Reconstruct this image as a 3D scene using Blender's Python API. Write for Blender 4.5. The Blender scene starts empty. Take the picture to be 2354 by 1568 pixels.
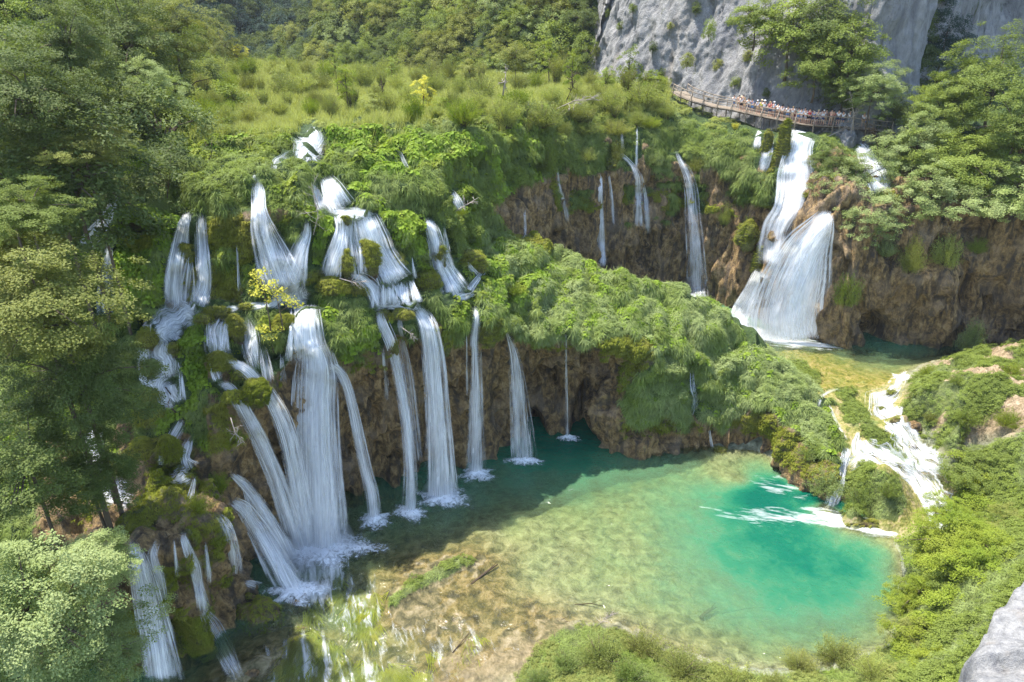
import bpy, math, random
import numpy as np
from mathutils import Vector, Matrix
from mathutils.bvhtree import BVHTree
S = bpy.context.scene
COL = S.collection
random.seed(7)
RNG = np.random.default_rng(11)
# ------------------------------------------------------------------ camera geometry
F, CX, CY, H = 1568.7, 1176.5, 784.0, 37.0
PIT = math.radians(25.0); CC, SS = math.cos(PIT), math.sin(PIT)
def pY(px, py, Y):                       # point on the ray of a pixel at forward distance Y
    px, py, Y = np.broadcast_arrays(np.asarray(px, float), np.asarray(py, float), np.asarray(Y, float))
    u = (px - CX) / F; v = (CY - py) / F
    dy = CC + v * SS; dz = -SS + v * CC
    return np.stack([u / dy * Y, Y, H + dz / dy * Y], -1)
def pZ(px, py, z):                       # ... at height z
    v = (CY - np.asarray(py, float)) / F
    dy = CC + v * SS; dz = -SS + v * CC
    return pY(px, py, (np.asarray(z, float) - H) * dy / dz)
def col_pt(px, Y, z):                    # point in column px at distance Y, height z
    px, Y, z = np.broadcast_arrays(np.asarray(px, float), np.asarray(Y, float), np.asarray(z, float))
    t = (z - H) / Y
    v = (t * CC + SS) / (CC - t * SS)
    return np.stack([(px - CX) / F / (CC + v * SS) * Y, Y, z], -1)
def proj(p):
    p = np.asarray(p, float)
    x, y, z = p[..., 0], p[..., 1], p[..., 2] - H
    d = np.maximum(y * CC - z * SS, 1e-3)
    return CX + F * x / d, CY - F * (y * SS + z * CC) / d, d
# ------------------------------------------------------------------ noise
def _h(ix, iy, iz, s):
    n = (ix * 374761393 + iy * 668265263 + iz * 2147483647 + s * 144665) & 0xffffffff
    n = ((n ^ (n >> 13)) * 1274126177) & 0xffffffff
    n = ((n ^ (n >> 16)) * 2246822519) & 0xffffffff
    return ((n ^ (n >> 15)) & 0xffffff) / float(0xffffff) * 2 - 1
def vnoise(x, y, z, s=0):
    x, y, z = np.broadcast_arrays(x, y, z)
    fx, fy, fz = np.floor(x), np.floor(y), np.floor(z)
    ix, iy, iz = fx.astype(np.int64), fy.astype(np.int64), fz.astype(np.int64)
    tx, ty, tz = x - fx, y - fy, z - fz
    tx, ty, tz = [t * t * (3 - 2 * t) for t in (tx, ty, tz)]
    def c(a, b, d): return _h(ix + a, iy + b, iz + d, s)
    x0 = (c(0,0,0)*(1-tx)+c(1,0,0)*tx)*(1-ty)+(c(0,1,0)*(1-tx)+c(1,1,0)*tx)*ty
    x1 = (c(0,0,1)*(1-tx)+c(1,0,1)*tx)*(1-ty)+(c(0,1,1)*(1-tx)+c(1,1,1)*tx)*ty
    return x0 * (1 - tz) + x1 * tz
def fbm(x, y, z, o=4, s=0):
    r = 0; a = 1; t = 0
    for k in range(o):
        r = r + a * vnoise(x * 2**k + 17 * k, y * 2**k + 5 * k, z * 2**k, s + k); t += a; a *= .5
    return r / t
def sst(a, b, x):
    t = np.clip((x - a) / (b - a), 0, 1); return t * t * (3 - 2 * t)
def inpoly(px, py, poly, soft=12):       # soft mask of a polygon: 1 inside, 0 outside
    poly = np.asarray(poly, float); shp = px.shape
    X = px.ravel(); Y = py.ravel(); ins = np.zeros(X.shape, bool); dm = np.full(X.shape, 1e9)
    for i in range(len(poly)):
        a, b = poly[i], poly[(i + 1) % len(poly)]
        cr = ((a[1] > Y) != (b[1] > Y)) & (X < (b[0]-a[0]) * (Y-a[1]) / (b[1]-a[1] + 1e-9) + a[0])
        ins ^= cr
        e = b - a; t = np.clip(((X-a[0])*e[0] + (Y-a[1])*e[1]) / (e@e + 1e-9), 0, 1)
        dm = np.minimum(dm, np.hypot(X - a[0] - t*e[0], Y - a[1] - t*e[1]))
    d = np.where(ins, dm, -dm)
    return sst(-soft, soft, d).reshape(shp)
# ------------------------------------------------------------------ mesh + object helpers
def mesh_np(name, V, Fq, smooth=True):
    me = bpy.data.meshes.new(name)
    V = np.ascontiguousarray(V, np.float32).reshape(-1, 3)
    Fq = np.ascontiguousarray(Fq, np.int32); n, k = Fq.shape
    me.vertices.add(len(V)); me.vertices.foreach_set('co', V.ravel())
    me.loops.add(n * k); me.loops.foreach_set('vertex_index', Fq.ravel())
    me.polygons.add(n); me.polygons.foreach_set('loop_start', np.arange(0, n * k, k, dtype=np.int32))
    me.polygons.foreach_set('use_smooth', np.full(n, smooth)); me.update(calc_edges=True)
    return me
def grid_faces(r, c):
    i = np.arange(r - 1)[:, None] * c + np.arange(c - 1)[None, :]
    return np.stack([i, i + 1, i + c + 1, i + c], -1).reshape(-1, 4)
def attr(me, name, a):
    at = me.attributes.new(name, 'FLOAT', 'POINT'); at.data.foreach_set('value', np.ascontiguousarray(a, np.float32).ravel())
def attrv(me, name, a):
    at = me.attributes.new(name, 'FLOAT_VECTOR', 'POINT'); at.data.foreach_set('vector', np.ascontiguousarray(a, np.float32).ravel())
def link(name, me, mat=None, parent=None, label=None, cat=None, group=None, kind=None):
    o = bpy.data.objects.new(name, me); COL.objects.link(o)
    if mat is not None and me is not None and len(me.materials) == 0: me.materials.append(mat)
    if parent is not None: o.parent = parent
    tag(o, label, cat, group, kind); return o
def tag(o, label=None, cat=None, group=None, kind=None):
    if label: o['label'] = label
    if cat: o['category'] = cat
    if group: o['group'] = group
    if kind: o['kind'] = kind
    return o
def tubes(paths, rads, n=5):             # several tapered tubes in one mesh
    Vs, Fs, off = [], [], 0
    for P_, R_ in zip(paths, rads):
        P_ = np.asarray(P_, float); m = len(P_)
        T = np.gradient(P_, axis=0); T /= np.linalg.norm(T, axis=1)[:, None] + 1e-9
        ref = np.where(np.abs(T[:, 2:3]) > .9, [[1., 0, 0]], [[0, 0, 1.]])
        A = np.cross(T, ref); A /= np.linalg.norm(A, axis=1)[:, None] + 1e-9
        B = np.cross(T, A); R_ = np.broadcast_to(np.asarray(R_, float), (m,))
        th = np.arange(n) / n * 2 * math.pi
        V = P_[:, None] + R_[:, None, None] * (A[:, None] * np.cos(th)[None, :, None] + B[:, None] * np.sin(th)[None, :, None])
        Vs.append(V.reshape(-1, 3))
        i = np.arange(m - 1)[:, None] * n + np.arange(n)[None]; j = np.arange(m - 1)[:, None] * n + (np.arange(n)[None] + 1) % n
        Fs.append(np.stack([i, j, j + n, i + n], -1).reshape(-1, 4) + off)
        cap = np.array([V[0].mean(0), V[-1].mean(0)]); Vs.append(cap)
        k = np.arange(n); kk = (k + 1) % n; c0 = m * n
        Fs.append(np.stack([kk, k, np.full(n, c0), np.full(n, c0)], -1) + off)
        Fs.append(np.stack([k + (m-1)*n, kk + (m-1)*n, np.full(n, c0+1), np.full(n, c0+1)], -1) + off)
        off += m * n + 2
    V = np.concatenate(Vs); Fq = np.concatenate(Fs)
    me = bpy.data.meshes.new('tube'); me.from_pydata(V.tolist(), [], [list(dict.fromkeys(f)) for f in Fq.tolist()])
    me.polygons.foreach_set('use_smooth', [True] * len(me.polygons)); me.update(); return me
# ------------------------------------------------------------------ materials
class M:
    def __init__(s, name):
        s.m = bpy.data.materials.new(name); s.m.use_nodes = True; s.t = s.m.node_tree; s.t.nodes.clear()
        s.out = s.t.nodes.new('ShaderNodeOutputMaterial')
    def n(s, ty, **k):
        nd = s.t.nodes.new('ShaderNode' + ty)
        for a, b in k.items():
            if a.startswith('_'): setattr(nd, a[1:], b)
        return nd
    def L(s, a, b): s.t.links.new(a, b)
    def setin(s, sock, v):
        if hasattr(v, 'is_output'): s.L(v, sock)
        elif isinstance(v, (tuple, list)): sock.default_value = tuple(v) + ((1,) if len(v) == 3 and len(sock.default_value) == 4 else ())
        else: sock.default_value = v
    def pos(s, kind='Object'): return s.n('TexCoord').outputs[kind]
    def noise(s, vec, scale=1, detail=4, rough=.55, xyz=None, dist=0):
        if xyz:
            mp = s.n('Mapping'); s.L(vec, mp.inputs['Vector']); mp.inputs['Scale'].default_value = xyz; vec = mp.outputs[0]
        nd = s.n('TexNoise'); s.L(vec, nd.inputs['Vector']); nd.inputs['Scale'].default_value = scale
        nd.inputs['Detail'].default_value = detail; nd.inputs['Roughness'].default_value = rough; nd.inputs['Distortion'].default_value = dist
        return nd.outputs[0]
    def vor(s, vec, scale=1, feat='F1', out=0, xyz=None):
        if xyz:
            mp = s.n('Mapping'); s.L(vec, mp.inputs['Vector']); mp.inputs['Scale'].default_value = xyz; vec = mp.outputs[0]
        nd = s.n('TexVoronoi', _feature=feat); s.L(vec, nd.inputs['Vector']); nd.inputs['Scale'].default_value = scale
        return nd.outputs[out]
    def ramp(s, f, stops):
        nd = s.n('ValToRGB'); s.setin(nd.inputs[0], f); e = nd.color_ramp.elements
        while len(e) < len(stops): e.new(.5)
        for q, (p_, c) in zip(e, stops):
            q.position = p_; q.color = tuple(c) + (1,) if isinstance(c, (tuple, list)) else (c, c, c, 1)
        return nd.outputs[0]
    def mix(s, f, a, b, mode='MIX'):
        nd = s.n('Mix', _data_type='RGBA', _blend_type=mode); s.setin(nd.inputs[0], f); s.setin(nd.inputs[6], a); s.setin(nd.inputs[7], b)
        return nd.outputs[2]
    def math(s, op, a, b=0., c=None):
        nd = s.n('Math', _operation=op); s.setin(nd.inputs[0], a); s.setin(nd.inputs[1], b)
        if c is not None: s.setin(nd.inputs[2], c)
        return nd.outputs[0]
    def rng(s, v, a, b, c=0., d=1.):
        nd = s.n('MapRange'); s.setin(nd.inputs[0], v)
        for i, q in enumerate((a, b, c, d)): nd.inputs[i + 1].default_value = q
        return nd.outputs[0]
    def at(s, name, vec=False):
        nd = s.n('Attribute'); nd.attribute_name = name; return nd.outputs['Vector' if vec else 'Fac']
    def bump(s, h, st=.5, dist=.1):
        nd = s.n('Bump'); s.setin(nd.inputs['Height'], h); nd.inputs['Strength'].default_value = st; nd.inputs['Distance'].default_value = dist
        return nd.outputs[0]
    def pbr(s, col, rough=.7, normal=None, spec=.3):
        nd = s.n('BsdfPrincipled'); s.setin(nd.inputs['Base Color'], col); s.setin(nd.inputs['Roughness'], rough)
        nd.inputs['Specular IOR Level'].default_value = spec
        if normal is not None: s.L(normal, nd.inputs['Normal'])
        return nd.outputs[0]
    def mixs(s, f, a, b):
        nd = s.n('MixShader'); s.setin(nd.inputs[0], f); s.L(a, nd.inputs[1]); s.L(b, nd.inputs[2]); return nd.outputs[0]
    def sh(s, ty, col=None, **k):
        nd = s.n('Bsdf' + ty)
        if col is not None: s.setin(nd.inputs['Color'], col)
        for a, b in k.items(): s.setin(nd.inputs[a], b)
        return nd.outputs[0]
    def done(s, o): s.L(o, s.out.inputs[0]); return s.m
def leaf_mat(name, lo, hi, trans=.35, tint=None, rough=.5, spec=.35):
    m = M(name); g = m.n('NewGeometry').outputs['Random Per Island']; ob = m.n('ObjectInfo').outputs['Random']
    f = m.math('ADD', m.math('MULTIPLY', g, .45), m.math('MULTIPLY', ob, .55))
    lo, hi = [(c_[0] * 1.0, c_[1] * 1.05, c_[2] * .72) for c_ in (lo, hi)]; c = m.mix(f, lo, hi)
    nz = m.noise(m.n('NewGeometry').outputs['Position'], .35, 2)
    c = m.mix(m.rng(nz, .35, .65, 0, .55), c, tint or tuple(x * y for x, y in zip(hi, (1.05, .95, .8))))
    d = m.pbr(c, .6, spec=spec * .5); t = m.sh('Translucent', m.mix(1., c, (1.25, 1.28, .68), 'MULTIPLY'))
    return m.done(m.mixs(trans, d, t))
def plain(name, c, rough=.8, var=.25, scale=3., spec=.2):
    m = M(name); n = m.noise(m.pos(), scale, 4)
    return m.done(m.pbr(m.mix(n, tuple(x * (1 - var) for x in c), tuple(min(1, x * (1 + var)) for x in c)), rough, spec=spec))
MAT = {}
def mats():
    # massif: travertine rock / moss / green soil by attribute
    m = M('travertine'); P_ = m.pos()
    big = m.noise(P_, .35, 5, .6); fine = m.noise(P_, 2.0, 9, .7, xyz=(1, 1, .75), dist=.4); vfine = m.noise(P_, 11, 4, .6)
    streak = m.noise(P_, 1.1, 5, .6, xyz=(1.3, 1.3, .16))
    rock = m.ramp(fine, [(.30, (.035, .024, .013)), (.43, (.15, .095, .04)), (.54, (.31, .20, .08)), (.68, (.46, .33, .16))])
    rock = m.mix(m.rng(streak, .5, .6, 0, .82), rock, (.050, .040, .030))
    rock = m.mix(m.rng(big, .5, .72, 0, .65), rock, (.36, .27, .18))
    rock = m.mix(m.rng(m.vor(P_, 1.7, xyz=(1, 1, .7)), .0, .16, .75, 0), rock, (.012, .01, .008))
    moss = m.ramp(vfine, [(.3, (.045, .052, .010)), (.55, (.14, .15, .03)), (.75, (.26, .26, .06))])
    moss = m.mix(m.rng(big, .45, .65, 0, .7), moss, m.ramp(fine, [(.3, (.04, .045, .012)), (.7, (.17, .14, .04))]))
    soil = m.ramp(fine, [(.3, (.025, .045, .008)), (.55, (.055, .095, .018)), (.75, (.10, .14, .03))])
    edge = m.math('ADD', m.at('moss'), m.math('MULTIPLY', m.math('SUBTRACT', fine, .5), 1.2))
    c = m.mix(m.rng(edge, .35, .6), rock, moss)
    e2 = m.math('ADD', m.at('green'), m.math('MULTIPLY', m.math('SUBTRACT', fine, .5), .8))
    c = m.mix(m.rng(e2, .4, .6), c, soil)
    hgt = m.math('ADD', fine, m.math('MULTIPLY', vfine, .35))
    MAT['rock'] = m.done(m.pbr(c, .75, m.bump(hgt, 1., .6), .35))
    # ground: sand / tan rock / algae / green
    m = M('river_bed'); P_ = m.pos()
    peb = m.vor(P_, 2.2, xyz=(1, 1, .3)); peb2 = m.vor(P_, 5.5, xyz=(1, 1, .3)); nz = m.noise(P_, 1.3, 7, .62, dist=.6); bg = m.noise(P_, .22, 4)
    sand = m.ramp(nz, [(.32, (.05, .055, .03)), (.46, (.135, .145, .09)), (.58, (.215, .225, .145)), (.75, (.33, .34, .24))])
    sand = m.mix(m.rng(peb, .05, .35, .5, 0), sand, (.10, .09, .045))
    sand = m.mix(m.rng(peb2, .05, .3, .35, 0), sand, (.13, .12, .07))
    sand = m.mix(m.rng(bg, .5, .7, 0, .4), sand, (.23, .23, .11))
    tan = m.ramp(m.noise(P_, 2.2, 8, .72), [(.32, (.06, .045, .022)), (.46, (.18, .13, .07)), (.58, (.29, .215, .13)), (.7, (.38, .30, .20))])
    alg = m.ramp(m.noise(P_, 1.6, 7, .7, dist=.8), [(.3, (.045, .05, .012)), (.42, (.11, .12, .018)), (.5, (.19, .175, .04)), (.6, (.27, .215, .10)), (.75, (.36, .29, .17))])
    grn = m.ramp(nz, [(.3, (.03, .045, .01)), (.7, (.11, .13, .03))])
    br = m.ramp(nz, [(.34, (.03, .028, .01)), (.47, (.085, .073, .028)), (.56, (.15, .12, .055)), (.7, (.24, .20, .12))])
    c = m.mix(m.at('brown'), sand, br)
    c = m.mix(m.at('algae'), c, alg); c = m.mix(m.at('tan'), c, tan)
    c = m.mix(m.rng(m.math('ADD', m.at('green'), m.math('MULTIPLY', m.math('SUBTRACT', nz, .5), 1.5)), .35, .6), c, grn)
    MAT['ground'] = m.done(m.pbr(c, .7, m.bump(m.math('ADD', nz, m.math('MULTIPLY', peb2, .3)), .8, .25), .3))
    # grey limestone cliff
    def lime(name, k=1.0, sc=1.):
        m = M(name); P_ = m.pos()
        a = m.noise(P_, .16 * sc, 6, .62, xyz=(1, 1, .35)); b = m.noise(P_, .75 * sc, 9, .74, xyz=(1, 1, .45), dist=.5); st = m.noise(P_, .55 * sc, 6, .65, xyz=(1.2, 1.2, .12))
        c = m.ramp(b, [(.28, (.13*k, .125*k, .12*k)), (.42, (.34*k, .335*k, .325*k)), (.58, (.49*k, .48*k, .46*k)), (.8, (.62*k, .60*k, .56*k))])
        c = m.mix(m.rng(st, .52, .66, 0, .55), c, (.17*k, .175*k, .20*k))
        c = m.mix(m.rng(a, .56, .72, 0, .6), c, (.42*k, .34*k, .25*k))
        c = m.mix(m.rng(a, .44, .3, 0, .5), c, (.15*k, .165*k, .20*k))
        g2 = m.noise(P_, .42, 6, .7, xyz=(1.6, 1.6, .35))
        c = m.mix(m.rng(g2, .61, .68, 0, .85), c, (.07, .085, .025))
        hh = m.math('ADD', b, m.math('MULTIPLY', m.noise(P_, 4.5 * sc, 6, .7), .3))
        return m.done(m.pbr(c, .85, m.bump(hh, .9, .8 / sc), .2))
    MAT['lime'] = lime('limestone', .56); MAT['lime_near'] = lime('pitted_limestone', .58, 5.); MAT['lime_dk'] = lime('brown_limestone', .55)
    # forest floor under the trees
    m = M('forest_floor'); f = m.noise(m.pos(), .8, 5)
    MAT['floor'] = m.done(m.pbr(m.ramp(f, [(.3, (.012, .02, .006)), (.7, (.045, .07, .015))]), .9))
    # water of the pools: clear over a pale bed, milky turquoise where deep
    def pool(name, mul=1.):
        m = M(name); P_ = m.pos(); d = m.at('depth'); fo = m.at('foam')
        w1 = m.noise(P_, 1.7, 4, .6, dist=.5); w2 = m.noise(P_, 5.5, 3, .6, xyz=(1, .8, 1)); w3 = m.noise(P_, .35, 2)
        hh = m.math('ADD', m.math('MULTIPLY', w1, 1.), m.math('MULTIPLY', w2, .4))
        nrm = m.bump(hh, .75, .14)
        w4 = m.noise(P_, 1.1, 5, .65, dist=1.2)
        dn = m.math('ADD', d, m.math('MULTIPLY', m.math('ADD', m.math('SUBTRACT', w3, .5), m.math('MULTIPLY', m.math('SUBTRACT', w4, .5), .7)), m.math('MULTIPLY', d, .9)))
        tint = m.ramp(m.rng(dn, 0, 4), [(0, (.97, .95, .84)), (.2, (.78, .86, .64)), (.5, (.34, .64, .44)), (1, (.06, .30, .22))])
        milk = m.ramp(m.rng(dn, 0, 4), [(0, (.30, .34, .16)), (.3, (.14, .26, .13)), (.6, (.030, .17, .085)), (.8, (.006, .11, .060)), (1, (.002, .075, .046))])
        body = m.mixs(m.ramp(m.rng(dn, 0, 4), [(0, .0), (.15, .10), (.5, .62), (1, .93)]), m.sh('Transparent', tint), m.sh('Diffuse', milk))
        fr = m.n('Fresnel'); fr.inputs[0].default_value = 1.33; m.L(nrm, fr.inputs['Normal'])
        gl = m.sh('Glossy', (1, 1, 1), Roughness=.06, Normal=nrm)
        w = m.mixs(m.math('MULTIPLY', fr.outputs[0], 1.), body, gl)
        fn = m.noise(m.at('flow', True), 1., 6, .68, dist=.35)
        ff = m.rng(m.math('ADD', fo, m.math('MULTIPLY', m.math('SUBTRACT', fn, .5), 1.6)), .40, .9 , 0, .85)
        ff = m.math('MULTIPLY', ff, m.rng(fo, .03, .15))
        return m.done(m.mixs(ff, w, m.mixs(.3, m.sh('Diffuse', (.86, .88, .88)), m.sh('Translucent', (.8, .85, .85)))))
    MAT['pool'] = pool('pool_water')
    # falling water
    def fall(name, dens, col=(.93, .94, .95), us=5.5, vs=.10, con=4.6):
        m = M(name); uv = m.at('fuv', True)
        s1 = m.noise(uv, 1., 5, .65, xyz=(us, vs, 1), dist=.15); s2 = m.noise(uv, 1., 3, .6, xyz=(us * 3.6, vs * 1.3, 1)); s3 = m.noise(uv, 1., 3, .5, xyz=(1.1, .3, 1))
        st = m.math('ADD', m.math('ADD', m.math('MULTIPLY', s1, .38), m.math('MULTIPLY', s2, .37)), m.math('MULTIPLY', s3, .25))
        e = m.at('edge')                     # 1 in the middle of the fall, 0 at its sides
        k = m.math('ADD', m.math('MULTIPLY', e, dens), m.math('MULTIPLY', m.math('SUBTRACT', st, .5), con))
        a = m.math('MULTIPLY', m.rng(k, .05, 1.15, 0, .96), m.rng(e, 0, .3))
        hh = m.bump(s1, .5, .12)
        w = m.mixs(.45, m.sh('Diffuse', m.mix(m.rng(st, .35, .6), (.74, .78, .83), col), Normal=hh), m.sh('Translucent', col))
        return m.done(m.mixs(a, m.sh('Transparent', (1, 1, 1)), w))
    MAT['fall'] = fall('falling_water', .95); MAT['veil'] = fall('thin_falling_water', .55); MAT['rapid2'] = fall('sunlit_foaming_water', .62, col=(.82, .83, .84), us=2.6, vs=.38, con=8.); MAT['rapid'] = fall('foaming_water', .92, us=2.4, vs=.7, con=5.5)  # rapid2: copy of rapid for the sunlit chutes, its white dimmed
    MAT['silk'] = fall('heavy_falling_water', 1.12, con=3.8)
    m = M('foam'); uv = m.pos(); r = m.at('edge')
    k = m.math('ADD', r, m.math('MULTIPLY', m.math('SUBTRACT', m.noise(uv, 2.6, 7, .7, dist=1.), .5), 1.7))
    MAT['foam'] = m.done(m.mixs(m.math('MULTIPLY', m.rng(k, .25, .75, 0, .95), m.rng(r, 0, .25)), m.sh('Transparent', (1, 1, 1)), m.mixs(.25, m.sh('Diffuse', (.86, .88, .9)), m.sh('Translucent', (.8, .85, .9)))))
    m = bpy.data.materials.new('spray_droplets'); m.use_nodes = True; t = m.node_tree; t.nodes.clear(); o = t.nodes.new('ShaderNodeOutputMaterial'); v = t.nodes.new('ShaderNodeVolumePrincipled')
    v.inputs['Color'].default_value = (.95, .97, 1, 1); v.inputs['Density'].default_value = .13; t.links.new(v.outputs[0], o.inputs['Volume']); MAT['mist'] = m
    # plants
    MAT['grass'] = leaf_mat('grass_blades', (.075, .115, .022), (.235, .29, .080), .35, (.27, .31, .12))
    MAT['palegrass'] = leaf_mat('pale_grass_blades', (.11, .15, .040), (.30, .35, .13), .35, (.31, .35, .17))
    MAT['moss_b'] = leaf_mat('moss_strands', (.085, .105, .016), (.27, .28, .055), .3, (.28, .25, .06), .9, .05)
    MAT['broad'] = leaf_mat('broad_leaves', (.085, .145, .014), (.25, .34, .045), .4, (.27, .34, .04))
    MAT['blue'] = leaf_mat('haze_blue_leaves', (.012, .032, .032), (.045, .085, .075), .25, (.05, .08, .06))  # haze and shade blue of far trees painted into the leaf colour
    MAT['reed'] = leaf_mat('reed_blades', (.19, .20, .06), (.40, .41, .16), .35, (.34, .34, .12))
    MAT['beech'] = leaf_mat('beech_leaves', (.08, .105, .026), (.27, .315, .085), .4, (.22, .27, .065))
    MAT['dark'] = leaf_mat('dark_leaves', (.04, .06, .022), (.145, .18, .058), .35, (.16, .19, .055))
    MAT['silver'] = leaf_mat('silvery_leaves', (.11, .145, .055), (.34, .39, .18), .35, (.34, .38, .18))
    MAT['olive'] = leaf_mat('olive_leaves', (.10, .115, .03), (.29, .29, .09), .38, (.26, .27, .08))
    MAT['lime_l'] = leaf_mat('lime_green_leaves', (.085, .13, .016), (.235, .29, .045), .4, (.28, .30, .04))
    MAT['willow'] = leaf_mat('willow_leaves', (.15, .17, .045), (.38, .39, .15), .38, (.30, .33, .11))
    MAT['yellow'] = leaf_mat('yellow_leaves', (.34, .31, .05), (.62, .53, .11), .35, (.45, .45, .08))
    MAT['heath'] = leaf_mat('heath_leaves', (.12, .13, .04), (.30, .29, .12), .3, (.20, .25, .06))
    MAT['bark'] = plain('bark', (.10, .075, .05)); MAT['dead'] = plain('dead_wood', (.33, .28, .23)); MAT['darkwood'] = plain('wet_wood', (.06, .042, .026))
    MAT['plank'] = plain('weathered_timber', (.22, .18, .135), scale=6)
mats()
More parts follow.
